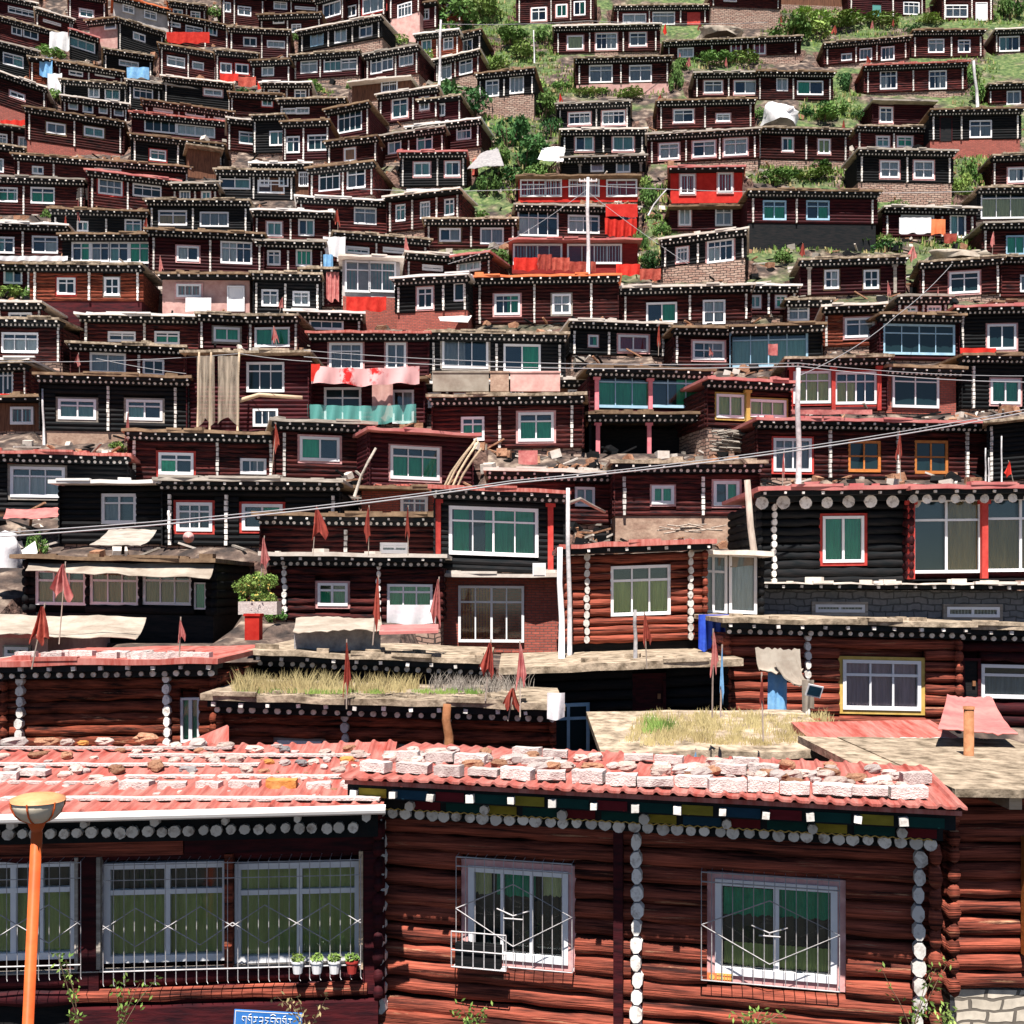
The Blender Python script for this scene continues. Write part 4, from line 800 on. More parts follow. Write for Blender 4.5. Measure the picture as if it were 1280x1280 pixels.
# --- the cabin at the far end of the row
C_ = house(1184, 987, 1420, 990, 1236, [], m='log_near', D=14.6, yaw=0, dots=0, posts=[], roof='dirt', ov=.8, dep=4.0, junk=0, f=(1300, 'pale_stone'), th=.10,
           lab='end cabin with wide bare earth roof, rusty flue and pale stone footing', lm='the end cabin with the bare earth roof', nm='log_cabin', rise=.0)
for i in range(4): blk(C_, 'rafter', 'wood_pale', .5 + i * 1.1, .66 + i * 1.1, -.72, .1, C_.ht - .26, C_.ht - .102)
u0, _ = C_.loc(1271, 1100); _, z0 = C_.loc(1271, 1188); _, z1 = C_.loc(1271, 1042); blk(C_, 'wooden_post', 'orange_wood', u0, u0 + .16, -.26, -.12, z0, z1)
C2 = house(1090, 962, 1190, 968, 1236, [], m='dark_wood', D=15.6, yaw=0, dots=0, posts=[], roof='dirt', ov=.3, dep=3.0, junk=0, lab='narrow dark lean-to under earth roof between the front log cabin and end cabin', nm='lean_to')
# corrugated sheet roofs (near): replace the plain slabs
def corrugated(h, dep, z_rise, back, m, amp=.018, per=.2, u0=None, u1=None, fall=.5):
    bpy.data.objects.remove(h.roof); q = MB(); n_ = int((h.W + .4) / (per / 8)); vs = []; rows = [(-h.ov, 0), (dep * .25, z_rise * .35 + .0), (dep, z_rise), (dep + back, z_rise - fall)]
    ua = -.15 if u0 is None else u0; ub = h.W + .2 if u1 is None else u1
    for i in range(n_ + 1):
        u = ua + (ub - ua) * i / n_; ph_ = (i % 8) / 8; w_ = amp * 2 * (1 if ph_ < .2 else (.0 if ph_ > .35 else .3))
        for v, z in rows: vs += [(u, v + (rnd.uniform(-.012, .012) if v < 0 else 0), h.ht + z + w_ + .008 * math.sin(u * 2.1 + v)), ]
    k = len(rows); fs = []
    for i in range(n_):
        for j in range(k - 1): fs.append((i * k + j, (i + 1) * k + j, (i + 1) * k + j + 1, i * k + j + 1))
    q.add(vs, fs)
    bv = [(x, y, z - .03) for x, y, z in vs]; q.add(bv, [f[::-1] for f in fs]); N_ = len(vs)
    q.f += [tuple(x for x in (i * k, i * k + N_, (i + 1) * k + N_, (i + 1) * k)) for i in range(n_)]
    q.box(ua + .05, ub - .05, -h.ov + .06, dep, h.ht - .10, h.ht - .045)
    q.shear(h.sl); h.roof = q.build('roof', m, h.root)
corrugated(A, 1.9, .0, 2.2, 'red_metal', .015)
corrugated(B, 2.5, .30, 2.2, 'red_metal', .02, .26, u1=B.W + .12)
# --- stones and bricks that weigh the sheets down
def rock_mesh(m, seed):
    r2 = random.Random(seed); q = MB(); n_ = 9; rings = []
    for j, ph in enumerate((-.9, -.45, .1, .55, .95)):
        for k in range(n_):
            a_ = 2 * math.pi * k / n_; rr = math.cos(ph) ** .6 * r2.uniform(.8, 1.15); rings.append((rr * math.cos(a_), rr * math.sin(a_) * .8, .62 * math.sin(ph) * r2.uniform(.9, 1.1)))
    fs = [(j * n_ + k, j * n_ + (k + 1) % n_, (j + 1) * n_ + (k + 1) % n_, (j + 1) * n_ + k) for j in range(4) for k in range(n_)] + [tuple(range(n_))[::-1], tuple(range(4 * n_, 5 * n_))]
    q.add(rings, fs); me = bpy.data.meshes.new('stone'); me.from_pydata(q.v, [], q.f); me.materials.append(M[m]); me.update(); return me
ROCKS = {m: [rock_mesh(m, s_ + len(m)) for s_ in range(3)] for m in ('rock_pink', 'rock_brown', 'rock_orange', 'rock_grey', 'concrete')}
def brick_mesh(m, seed, L_=.40, D_=.2, H_=.15):
    r2 = random.Random(seed); q = MB(); xs = (-.5, -.48, 0, .48, .5); nx = 7; vs = []
    g_ = [(-.5, -.5), (-.5, .5), (.5, .5), (.5, -.5)]
    for i in range(nx):
        for y, z in g_: vs.append(((i / (nx - 1) - .5) * L_ + r2.uniform(-.004, .004), y * D_ + r2.uniform(-.010, .010), z * H_ + r2.uniform(-.009, .009)))
    fs = [(i * 4 + k, (i + 1) * 4 + k, (i + 1) * 4 + (k + 1) % 4, i * 4 + (k + 1) % 4) for i in range(nx - 1) for k in range(4)] + [(0, 1, 2, 3), tuple((nx - 1) * 4 + k for k in (3, 2, 1, 0))]
    q.add(vs, fs); me = bpy.data.meshes.new('brick'); me.from_pydata(q.v, [], q.f); me.materials.append(M[m]); me.update(); return me
BRK = [brick_mesh('concrete', s_) for s_ in range(5)]; BRKO = brick_mesh('rock_orange', 9)
def put(me, name, loc, rz, sc_, lab, grp, cat, tiltx=0):
    o = bpy.data.objects.new(name, me); col.objects.link(o); o.location = loc; o.rotation_euler = (tiltx, rnd.uniform(-.05, .05), rz); o.scale = sc_; tag(o, lab, cat, grp); return o
def on_roof(h, px, py, rise, dep):
    # where the sight line meets the sheet roof
    k = (px - 640) / F; t = (H0 - py) / F
    lo, hi = -h.ov, dep + .1
    for _ in range(24):
        v = (lo + hi) / 2; u = h.loc(px, 900, v)[0]; zr = h.ht + rise * max(0, v) / dep + h.sl * u; p = root_mat(h) @ Vector((u, v, zr))
        if p.z > t * p.y: hi = v     # roof point above the sight line: stone lies nearer
        else: lo = v
    return p, u, v
PUTS = {}
def later(o, desc, where): PUTS.setdefault((desc, where), []).append(o); return o
_ones = ['', 'first', 'second', 'third', 'fourth', 'fifth', 'sixth', 'seventh', 'eighth', 'ninth', 'tenth', 'eleventh', 'twelfth', 'thirteenth', 'fourteenth', 'fifteenth', 'sixteenth', 'seventeenth', 'eighteenth', 'nineteenth']
def ordinal(n_):
    if n_ < 20: return _ones[n_]
    t = ['', '', 'twent', 'thirt', 'fort', 'fift', 'sixt', 'sevent', 'eight', 'ninet'][min(n_ // 10, 9)]
    return t + 'ieth' if n_ % 10 == 0 else t + 'y-' + _ones[n_ % 10]
def name_puts():
    for (desc, where), L_ in PUTS.items():
        L_.sort(key=lambda o: o.location.x / o.location.y)
        for i, o in enumerate(L_): o['label'] = f'{ordinal(i + 1)} {desc} from the left on {where}' if len(L_) > 1 else f'only {desc} on {where}'
WHERE = {'A': 'log cabin', 'B': 'glazed cabin'}
def strew(h, hk, rise, dep, pts):
    for px, py, kind, s_ in pts:
        p, u, v = on_roof(h, px, py, rise, dep); rz = h.a + rnd.uniform(-.22, .22)
        if kind == 'b': later(put(rnd.choice(BRK), 'concrete_brick', p + Vector((0, 0, .09)), rz, (s_ * rnd.uniform(.8, 1.08), s_ * rnd.uniform(.8, 1.1), s_ * rnd.uniform(.5, 1.0)), None, 'concrete bricks on the front ' + WHERE[hk] + ' roof', 'brick'), 'grey-pink concrete brick', 'the red roof of the front ' + WHERE[hk])
        else:
            mm = {'p': 'rock_pink', 'n': 'rock_brown', 'o': 'rock_orange', 'g': 'rock_grey', 'c': 'concrete'}[kind]; wd = {'p': 'pale pinkish', 'n': 'dark red-brown', 'o': 'orange', 'g': 'dark grey', 'c': 'pale rough'}[kind]
            r_ = .125 * s_; later(put(rnd.choice(ROCKS[mm]), 'stone', p + Vector((0, 0, r_ * .5)), rnd.uniform(0, 6), (r_ * rnd.uniform(.9, 1.4), r_, r_ * rnd.uniform(.7, 1)), None, wd + ' stones on the front ' + WHERE[hk] + ' roof', 'stone'), wd + ' stone', 'the red roof of the front ' + WHERE[hk])
pa = []
x = 486
while x < 1160: pa.append((x, 966 + (x - 486) * .052 + rnd.uniform(-2, 2), 'b', 1.05)); x += rnd.uniform(41, 47)
x = 505
while x < 1150: pa.append((x, 952 + (x - 486) * .045 + rnd.uniform(-2, 2), rnd.choice('bbbpn'), 1.0)); x += rnd.uniform(34, 46)
x = 500
while x < 1080: pa.append((x, 942 + (x - 486) * .04 + rnd.uniform(-2, 2), rnd.choice('bbpcn'), .95)); x += rnd.uniform(36, 60)
for _ in range(95): px = rnd.uniform(480, 1130); pa.append((px, 946 + (px - 480) * .045 + rnd.uniform(-4, 12), rnd.choice('pppccnn'), rnd.uniform(.3, 1.2)))
strew(A, 'A', .0, 1.9, pa)
pb_ = []
for x in (172, 216, 262, 306, 398, 442): pb_.append((x, 990, 'b', 1.0))
x = 10
while x < 150: pb_.append((x, 976 + rnd.uniform(-3, 3), rnd.choice('bp'), .95)); x += 38
for px, py, kd, s_ in ((70, 930, 'n', 1.1), (96, 932, 'p', .9), (116, 932, 'o', .7), (142, 930, 'p', 1), (194, 931, 'n', 1.6), (230, 938, 'p', 1), (258, 937, 'c', 1.4), (292, 938, 'p', 1.1), (327, 941, 'p', .9), (56, 948, 'n', .9), (92, 949, 'n', .9), (200, 964, 'n', 1.2), (240, 967, 'g', .9), (55, 967, 'g', .9), (100, 968, 'p', 1),
                        (150, 968, 'n', 1.1), (342, 956, 'o', .7), (382, 958, 'g', .8), (398, 957, 'p', .7), (312, 968, 'p', 1), (440, 955, 'o', .9), (136, 985, 'p', 1.2), (365, 941, 'g', .8), (415, 945, 'p', .9), (460, 965, 'p', 1), (12, 950, 'p', .9), (30, 932, 'c', 1.3), (455, 948, 'p', 1), (300, 955, 'p', 1), (180, 945, 'p', .8), (270, 952, 'p', .9), (225, 955, 'p', .8), (20, 968, 'c', 1.1), (350, 985, 'c', .9)): pb_.append((px, py, kd, s_))
for _ in range(85): pb_.append((rnd.uniform(0, 470), rnd.uniform(934, 1000), rnd.choice('pcpnc'), rnd.uniform(.3, .75)))
strew(B, 'B', .30, 2.5, pb_)
p, u, v = on_roof(B, 352, 990, .30, 2.5); put(BRKO, 'orange_brick', p + Vector((0, 0, .1)), B.a, (1, 1, 1), 'single bright orange brick among grey ones on the glazed cabin roof', None, 'brick')
for i, (xa, xb, y, wd) in enumerate(((0, 470, 1004, .16), (0, 200, 984, .12), (160, 430, 976, .13), (-20, 330, 961, .10), (170, 470, 949, .12), (-20, 300, 940, .1))):
    pa_, ua, va = on_roof(B, xa, y, .30, 2.5); pb2, ub, vb = on_roof(B, xb, y, .30, 2.5); q = MB(); n_ = 14; d_ = Vector((pb2.x - pa_.x, pb2.y - pa_.y, pb2.z - pa_.z)); o_ = Vector((-d_.y, d_.x, 0)).normalized() * wd * .5
    vs = []
    for k in range(n_ + 1):
        c0 = pa_ + d_ * k / n_ + Vector((0, 0, .045 + rnd.uniform(-.006, .01))); w_ = rnd.uniform(.75, 1.1); vs += [tuple(c0 - o_ * w_), tuple(c0 + o_ * w_), tuple(c0 + o_ * w_ + Vector((0, 0, .035))), tuple(c0 - o_ * w_ + Vector((0, 0, .035)))]
    q.add(vs, [(4 * k + j, 4 * k + 4 + j, 4 * k + 4 + (j + 1) % 4, 4 * k + (j + 1) % 4) for k in range(n_) for j in range(4)] + [(0, 1, 2, 3), tuple(4 * n_ + j for j in (3, 2, 1, 0))])
    tag(q.build('roof_batten', 'concrete'), 'long pale batten laid across the red sheets, ' + ('closest to the gutter', 'second up, at the lamp end', 'second up near the orange brick', 'third up', 'fourth up, by the painted cabin', 'highest by the ridge')[i], 'batten', 'battens on the glazed cabin roof')
# pots on the window sill
def leaf_mesh(name, m, n_, rx, rz, size, seed, stem_h=0):
    r2 = random.Random(seed); q = MB()
    for _ in range(n_):
        th = r2.uniform(0, 2 * math.pi); ph = math.acos(r2.uniform(-1, 1)); rr = r2.uniform(.55, 1) ** .6
        c0 = Vector((rx * rr * math.sin(ph) * math.cos(th), rx * rr * math.sin(ph) * math.sin(th), rz * rr * math.cos(ph)))
        a_ = Vector((r2.gauss(0, 1), r2.gauss(0, 1), r2.gauss(0, 1))).normalized(); b_ = a_.cross(Vector((r2.gauss(0, 1), r2.gauss(0, 1), r2.gauss(0, 1)))).normalized()
        s_ = size * r2.uniform(.6, 1.3); q.add([c0 - a_ * s_, c0 + b_ * s_ * .45, c0 + a_ * s_, c0 - b_ * s_ * .45], [(0, 1, 2, 3)])
    return q
for i, (px, m_) in enumerate(((370, 'white_paint'), (394, 'white_paint'), (416, 'white_paint'), (438, 'red_paint'))):
    u, z = B.loc(px, 1217, -.36); p = root_mat(B) @ Vector((u, -.34, z + B.sl * u + .0)); e = empty('flower_pot', p)
    tag(e, ('white pot of green leaves on the barred sill, farthest from the painted cabin', 'middle white pot of green leaves on the barred window sill', 'white pot of green leaves beside the red pot on the sill', 'small red pot of green leaves at the sill end')[i], 'flower pot', 'pots on the barred window sill')
    q = MB(); q.tube([(0, 0, 0), (0, 0, .14), (0, 0, .141), (0, 0, .165)], [.058, .078, .088, .088], 12); q.build('pot', m_, e)
    q = leaf_mesh('leaves', 'leaf_light', 90, .085, .06, .035, i); q.v = [(a, b, c + .20) for a, b, c in q.v]; q.build('leaves', 'leaf_light', e)
# rusty flue, red sheet hut roof
p = at(1211, 955, 16.8); q = MB(); q.tube([(0, 0, 0), (0, 0, .86)], .075, 14); q.tube([(0, 0, .84), (0, 0, .88)], .085, 14); tag(q.build('chimney_pipe', 'iron_rust', None, True, p), 'rust-brown flue pipe standing on the bare earth roof of the end cabin', 'chimney')
# street lamp
D_ = 10.6; p0 = at(27, 1300, D_); p1 = at(46, 1040, D_); e = empty('street_lamp', p0); tag(e, 'orange street lamp with bowl-shaped cream shade in front of the glazed cabin', 'street lamp')
q = MB(); q.tube([(0, 0, -1.2), p1 - p0], .062 * .85, 12); q.build('pole', 'lamp_orange', e, True)
t_ = p1 - p0; q = MB(); q.tube([t_, t_ + Vector((0, 0, .07)), t_ + Vector((0, 0, .14))], [.045, .075, .10], 16); q.build('socket', 'lamp_orange', e, True)
q = MB(); hd = t_ + Vector((.012, 0, .10))
q.tube([hd + Vector((0, 0, z)) for z in (0, .03, .08, .15, .20)], [.09, .15, .20, .232, .236], 24, True); q.build('bowl', 'lamp_bowl', e, True)
q = MB(); q.tube([hd + Vector((0, 0, z)) for z in (.2, .23, .26, .28)], [.248, .25, .17, .05], 24, True); q.build('lid', 'lamp_lid', e, True)
q = MB()
for k in range(5):
    a_ = R(-90 + (k - 2) * 60); dx, dy_ = math.cos(a_), math.sin(a_)
    q.tube([hd + Vector((dx * r_, dy_ * r_, z)) for r_, z in ((.095, 0), (.158, .03), (.208, .08), (.24, .15), (.247, .21))], .009, 5)
q.build('cage', 'lamp_orange', e)
# street name sign, upper part of its lettering in strokes
p = at(293, 1262, 13.2); e = empty('street_sign', p); e.rotation_euler = (0, R(3.2), 0); tag(e, 'blue street sign with white Tibetan lettering below the glazed front cabin', 'sign')
q = MB(); q.box(0, .82, 0, .02, -.42, 0); q.build('plate', 'sign_blue', e)
q = MB(); q.box(.012, .808, -.004, -.001, -.016, -.008); q.box(.012, .02, -.004, -.001, -.41, -.016); q.box(.8, .808, -.004, -.001, -.41, -.016); q.build('border', 'sign_white', e)
q = MB(); x = .10
GL = [[[(0, 0), (.05, 0)], [(.01, 0), (0, -.03), (.02, -.05)], [(.05, 0), (.05, -.09)]], [[(0, 0), (.055, 0)], [(.0, 0), (.0, -.04), (.03, -.045)], [(.055, 0), (.055, -.09)]], [[(0, 0), (.05, 0)], [(.02, 0), (0, -.03), (.04, -.04), (.01, -.08)]], [[(0, 0), (.045, 0)], [(.04, 0), (.045, -.04), (.0, -.05)], [(.045, -.04), (.03, -.1)]], [[(0, 0), (.05, 0)], [(.025, 0), (.03, -.05), (0, -.06)]], [[(.01, .02), (.04, .035)], [(0, 0), (.05, 0)], [(.045, 0), (.05, -.09)], [(.0, -.02), (.025, -.045)]]]
for i in range(9):
    for st_ in GL[(i * 5) % 6]: q.tube([(x + a_, -.006, -.075 + b_) for a_, b_ in st_], .0055, 4)
    x += .069
q.tube([(.44, -.006, -.045), (.47, -.006, -.03), (.5, -.006, -.045)], .005, 4)
q.build('lettering', 'sign_white', e)
# weeds in front of the row
def weed(px, pyb, D_, hgt, lab, seed, m='leaf_light', spread=.3):
    r2 = random.Random(seed); p = at(px, pyb, D_); e = empty('weed_plant', p); tag(e, lab, 'weed', 'weeds along the front row'); st_ = MB(); lf = MB()
    for k in range(4):
        a_ = r2.uniform(-spread, spread); b_ = r2.uniform(-.1, .1); pts = [Vector((a_ * t * (1 + .4 * t), b_ * t, hgt * t * r2.uniform(.85, 1))) for t in (0, .25, .5, .75, 1)]
        st_.tube(pts, [.007, .006, .005, .004, .002], 4)
        for pt in pts[1:]:
            for _ in range(5):
                c0 = pt + Vector((r2.uniform(-.07, .07), r2.uniform(-.05, .05), r2.uniform(-.08, .06))); v1 = Vector((r2.uniform(-1, 1), r2.uniform(-1, 1), r2.uniform(-.3, 1))).normalized() * .035; v2 = v1.cross(Vector((0, 1, .3))).normalized() * .014
                lf.add([c0 - v1, c0 + v2, c0 + v1, c0 - v2], [(0, 1, 2, 3)])
    st_.build('stem', 'stem', e); lf.build('leaves', m, e)
weed(100, 1290, 12.8, .95, 'thin leafy weed climbing in front of the maroon post by the lamp', 1)
weed(150, 1290, 12.6, .6, 'sparse weed with drooping twigs below the wide barred window', 2)
weed(385, 1295, 12.9, .5, 'yellow-green weed sprouting beside the blue sign', 3, 'grass_dry')
weed(592, 1290, 12.9, .3, 'small feathery weed below the dark hanging planter window', 4)
weed(942, 1290, 12.4, .25, 'tiny weed under the green-valanced barred window', 5)
weed(1140, 1290, 12.2, .75, 'tall thin weed at the disc-ended corner post', 6)
weed(1190, 1292, 12.2, .3, 'low weed by the pale stone footing', 7)

# ---------------------------------------------------------------- hill and ground
prof = sorted((F / p, (H0 - y) / F * (F / p)) for y, p in _T)
PD = np.array([p[0] for p in prof]); PZ = np.array([p[1] for p in prof])
xs = np.arange(-100, 100.1, .55); ys = np.concatenate([np.arange(15.6, 125, .45), np.arange(126, 180, 3)])
XX, YY = np.meshgrid(xs, ys)
ZZ = np.interp(YY, PD, PZ) - .12
_rg = np.random.default_rng(3)
ZZ += .22 * np.sin(XX * .9 + YY * .6) * np.sin(YY * 1.1 - XX * .3) + .18 * np.sin(XX * .31 + 1) * np.sin(YY * .43)
ZZ += _rg.normal(0, .05, ZZ.shape)
for h in HOUSES:
    c, s_ = math.cos(h.a), math.sin(h.a)
    dx = XX - h.X0; dy = YY - h.D0
    U = dx * c + dy * s_; V = -dx * s_ + dy * c
    # inside the cut
    lim = np.full(ZZ.shape, 1e9)
    m1 = (U > -.5) & (U < h.W + .5) & (V > -1.3) & (V <= h.dep * .9); lim[m1] = h.zb - .08
    ratio = YY / h.D0
    m2 = (U > -.3) & (U < h.W + .3) & (V <= -1.3) & (V > -7); lim[m2] = (h.zb * np.minimum(1, ratio) if h.zb > 0 else h.zb)[m2] - .15 if h.zb > 0 else h.zb - .15
    ZZ = np.minimum(ZZ, lim)
def hill_z(x, y):
    i = int(np.clip((x + 100) / .55, 0, len(xs) - 1)); j = int(np.clip((y - 15.6) / .45, 0, len(ys) - 1)); return float(ZZ[j, i])
nyy, nxx = XX.shape
me = bpy.data.meshes.new('hill'); vv = np.stack([XX.ravel(), YY.ravel(), ZZ.ravel()], 1)
ii = np.arange((nyy - 1) * nxx).reshape(nyy - 1, nxx)[:, :-1].ravel()
ff = np.stack([ii, ii + 1, ii + nxx + 1, ii + nxx], 1)
me.from_pydata(vv.tolist(), [], ff.tolist()); me.materials.append(M['hill']); me.update()
o = bpy.data.objects.new('hill', me); col.objects.link(o); tag(o, 'steep earth and rock hillside between the cabins', 'hill', kind='structure')
q = MB(); q.box(-600, 600, -300, 700, -7.2, -6.5); o = q.build('ground', 'road_dirt'); tag(o, 'bare earth ground at the foot of the hill', 'ground', kind='structure')
q = MB(); q.box(-100, 100, 2, 15.7, -7, -5.9); o = q.build('road', 'road_dirt'); tag(o, 'dirt road in front of the front row', 'road', kind='structure')
def on_hill(px, py):
    kx = (px - 640) / F; kz = (H0 - py) / F
    y = 16.0
    while y < 124:
        if hill_z(kx * y, y) >= kz * y: break
        y += .3
    return Vector((kx * y, y, hill_z(kx * y, y)))

# ---------------------------------------------------------------- landmarks for the labels
LMS = [(h.lm, h.px, h.py) for h in HOUSES if h.lm]
LMS += [('the leaning grey pole', 940, 690), ('the tall thin white pole', 998, 500), ('the pale utility pole', 735, 290)]
USED = {}
ORD = ['', 'second ', 'third ', 'fourth ', 'fifth ', 'sixth ', 'seventh ', 'eighth ', 'ninth ', 'tenth '] + [ordinal(k) + ' ' for k in range(11, 60)]
def dirword(dx, dy):
    if abs(dx) > 2.2 * abs(dy): return 'right of' if dx > 0 else 'left of'
    if abs(dy) > 2.2 * abs(dx): return 'below' if dy > 0 else 'above'
    return ('lower ' if dy > 0 else 'upper ') + ('right of' if dx > 0 else 'left of')
def place_all(items, noun):
    """items: (px, py, look, setter); gives each a label that singles it out by its landmark, direction and rank"""
    by = {}
    for it in items:
        px, py = it[:2]; lm = min(LMS, key=lambda l: (l[1] - px) ** 2 + (l[2] - py) ** 2)
        by.setdefault((lm[0], dirword(px - lm[1], py - lm[2])), []).append(((px - lm[1]) ** 2 + (py - lm[2]) ** 2, it))
    for (lm, dw), L_ in by.items():
        L_.sort(key=lambda q: q[0])
        for i, (_, it) in enumerate(L_):
            rk = (ORD[i] if i < len(ORD) else 'outermost ') + noun if len(L_) > 1 or True else noun
            it[3](f'{it[2]} {dw} {lm}' if len(L_) == 1 else (f'{it[2]}, nearest {noun} {dw} {lm}' if i == 0 else f'{it[2]}, {rk} {dw} {lm}'))
COLW = {'g': 'green-curtained', 'w': 'white-curtained', 'y': 'yellow-curtained', 'c': 'pale teal', 'r': 'red-curtained', 'k': 'grey', 'o': 'orange-curtained', 'p': 'pink-curtained', 'v': 'olive-curtained', 'b': 'brown-curtained', 'd': 'dark'}
NW = ['windowless', 'one-window', 'two-window', 'three-window', 'four-window']
MW = {'log': 'log', 'log_near': 'log', 'log_orange': 'red log', 'dark_wood': 'black timber', 'maroon': 'maroon', 'plank_brown': 'brown plank', 'pink_plaster': 'pink plastered', 'plaster': 'pale plastered', 'brick': 'brick', 'stone': 'stone', 'mud': 'clay', 'grey_block': 'grey block', 'red_wall': 'bright red'}
RW = {'dirt': 'earth-roofed', 'white': 'pale-roofed', 'red': 'red-roofed', 'orange': 'orange-roofed', 'pink': 'pink-roofed', 'brown': 'brown-roofed', 'tin': 'white-eaved', 'grey': 'grey-roofed'}
items = []
for h in HOUSES:
    def st_(l, h=h): tag(h.root, l[0].lower() + l[1:], h.cat, 'timber cabins terraced up the hillside')
    if h.lab: st_(h.lab)
    else: items.append((h.px, h.py, f'{NW[min(h.n, 4)]} {RW[h.roofk]} {MW[h.m]} cabin', st_))
place_all(items, 'cabin')

# ---------------------------------------------------------------- bushes and ground cover
def bush_tree(m, seed, n_=760):
    e = empty('bush', (0, 0, -500)); r2 = random.Random(seed)
    cr = MB()
    for c in range(9):
        cx, cy, cz = r2.uniform(-.62, .62), r2.uniform(-.45, .45), r2.uniform(.25, .85); rr = r2.uniform(.22, .42)
        q = leaf_mesh('x', m, n_ // 9, rr, rr * .85, .10, seed * 10 + c); cr.add([(a + cx, b + cy, c_ + cz) for a, b, c_ in q.v], q.f)
    st = MB()
    for k in range(5): st.tube([(0, 0, -.2), (r2.uniform(-.5, .5), r2.uniform(-.3, .3), r2.uniform(.5, .8))], [.035, .012], 5)
    a = cr.build('foliage', m, e); b = st.build('stem', 'stem', e); KIDS[e.name] = [a, b]; return e
PROTO = [bush_tree('leaf_dark', 1), bush_tree('leaf_mid', 2), bush_tree('leaf_light', 3), bush_tree('leaf_mid', 4), bush_tree('leaf_dark', 5)]
BUSHES = [ # px, base py, width px, height px, kind
 (185, 62, 44, 17, 1), (66, 78, 40, 16, 1), (272, 26, 26, 16, 1), (312, 32, 44, 14, 2), (303, 138, 30, 20, 0), (70, 127, 22, 14, 1), (15, 372, 40, 13, 2), (36, 378, 16, 18, 1), (58, 276, 14, 14, 1),
 (442, 62, 26, 16, 0), (478, 60, 30, 14, 0), (500, 58, 26, 12, 2), (385, 118, 40, 14, 1), (437, 115, 14, 14, 1), (372, 56, 16, 14, 1), (355, 108, 16, 10, 1), (330, 140, 20, 8, 1), (460, 122, 10, 12, 1),
 (575, 40, 60, 36, 1), (610, 30, 44, 30, 2), (560, 55, 40, 22, 1), (640, 60, 50, 20, 1), (585, 155, 62, 42, 0), (555, 160, 40, 24, 0), (530, 100, 30, 24, 1), (535, 85, 18, 20, 2), (635, 190, 50, 40, 0), (655, 215, 50, 36, 0), (625, 215, 40, 30, 1), (648, 235, 60, 22, 0), (610, 250, 36, 30, 1), (600, 285, 30, 20, 1),
 (680, 60, 30, 24, 1), (655, 78, 40, 20, 2), (680, 150, 40, 30, 1), (690, 175, 30, 26, 0), (668, 230, 30, 22, 1), (665, 120, 36, 18, 2), (620, 92, 40, 16, 2), (700, 115, 26, 12, 1), (740, 122, 46, 10, 2), (790, 122, 40, 8, 2),
 (845, 118, 20, 36, 1), (852, 92, 20, 18, 1), (900, 84, 46, 16, 1), (930, 82, 40, 14, 2), (880, 80, 26, 14, 1), (985, 55, 50, 30, 1), (1010, 48, 60, 26, 2), (975, 72, 30, 14, 0), (1050, 38, 60, 16, 2), (1100, 34, 50, 12, 2), (1160, 32, 40, 8, 2), (1262, 30, 30, 34, 1), (1045, 150, 30, 24, 1), (1030, 154, 46, 14, 1), (1060, 118, 24, 26, 0), (1215, 110, 26, 26, 1), (1222, 130, 22, 24, 1), (1210, 230, 26, 30, 1), (1200, 245, 30, 22, 2), (1232, 188, 20, 12, 1),
 (975, 228, 40, 14, 1), (1015, 228, 60, 12, 2), (955, 228, 26, 12, 1), (1090, 272, 22, 24, 0), (1085, 312, 50, 14, 1), (1110, 316, 40, 14, 0), (980, 332, 30, 20, 1), (960, 300, 24, 24, 1), (1190, 314, 26, 14, 1), (1215, 305, 26, 14, 2), (810, 265, 30, 30, 1), (805, 245, 26, 22, 2), (815, 345, 34, 24, 0), (800, 320, 20, 30, 1), (826, 300, 18, 22, 1), (950, 150, 20, 14, 1), (940, 200, 20, 12, 1),
 (560, 270, 22, 14, 1), (580, 268, 26, 12, 2), (626, 335, 30, 22, 1), (592, 406, 24, 12, 1), (955, 670, 26, 40, 2), (322, 755, 48, 34, 2), (345, 776, 34, 14, 1), (614, 492, 18, 10, 1), (148, 566, 24, 14, 2), (45, 698, 20, 30, 1), (1060, 660, 0, 0, 0)]
items = []
for i, (px, py, wp, hp, k) in enumerate(BUSHES):
    if not wp: continue
    p = on_hill(px, py); s_ = F / p.y
    D_ = min(p.y, Dof(py) * 1.02) if py > 250 else p.y
    p = at(px, py, D_ ); s_ = F / D_
    e = PROTO[k] if PROTO[k].location.z < -400 else copy_tree(PROTO[k])
    e.location = p - Vector((0, 0, .1)); e.rotation_euler = (0, 0, rnd.uniform(0, 6)); sx = wp / s_ / 1.4; sz = hp / s_ / .85
    e.scale = (sx, max(.5, sx * .8), max(sz, .5))
    items.append((px, py, ('dark green bush', 'green bush', 'light green bush', 'mid green bush', 'deep green bush')[k], lambda l, e=e: tag(e, l, 'bush', 'bushes between the cabins')))
for _ in range(95):
    z_ = rnd.choice([(545, 5, 650, 60), (600, 50, 700, 130), (600, 135, 700, 250), (950, 20, 1140, 60), (945, 200, 1055, 232), (1195, 75, 1245, 255), (945, 288, 1125, 316), (788, 240, 838, 345), (1000, 122, 1070, 152), (560, 130, 600, 160)])
    px, py = rnd.uniform(z_[0], z_[2]), rnd.uniform(z_[1], z_[3]); p = on_hill(px, py); k = rnd.choice((0, 1, 1, 2, 3, 4)); e = PROTO[k] if PROTO[k].location.z < -400 else copy_tree(PROTO[k]); s_ = rnd.uniform(.35, .95)
    e.location = p - Vector((0, 0, .15)); e.rotation_euler = (0, 0, rnd.uniform(0, 6)); e.scale = (s_ * 1.2, s_, s_ * rnd.uniform(.7, 1.1))
    items.append((px, py, ('small dark green scrub', 'small green scrub', 'small light green scrub', 'small mid green scrub', 'small deep green scrub')[k], lambda l, e=e: tag(e, l, 'bush', 'bushes between the cabins')))
place_all(items, 'bush')
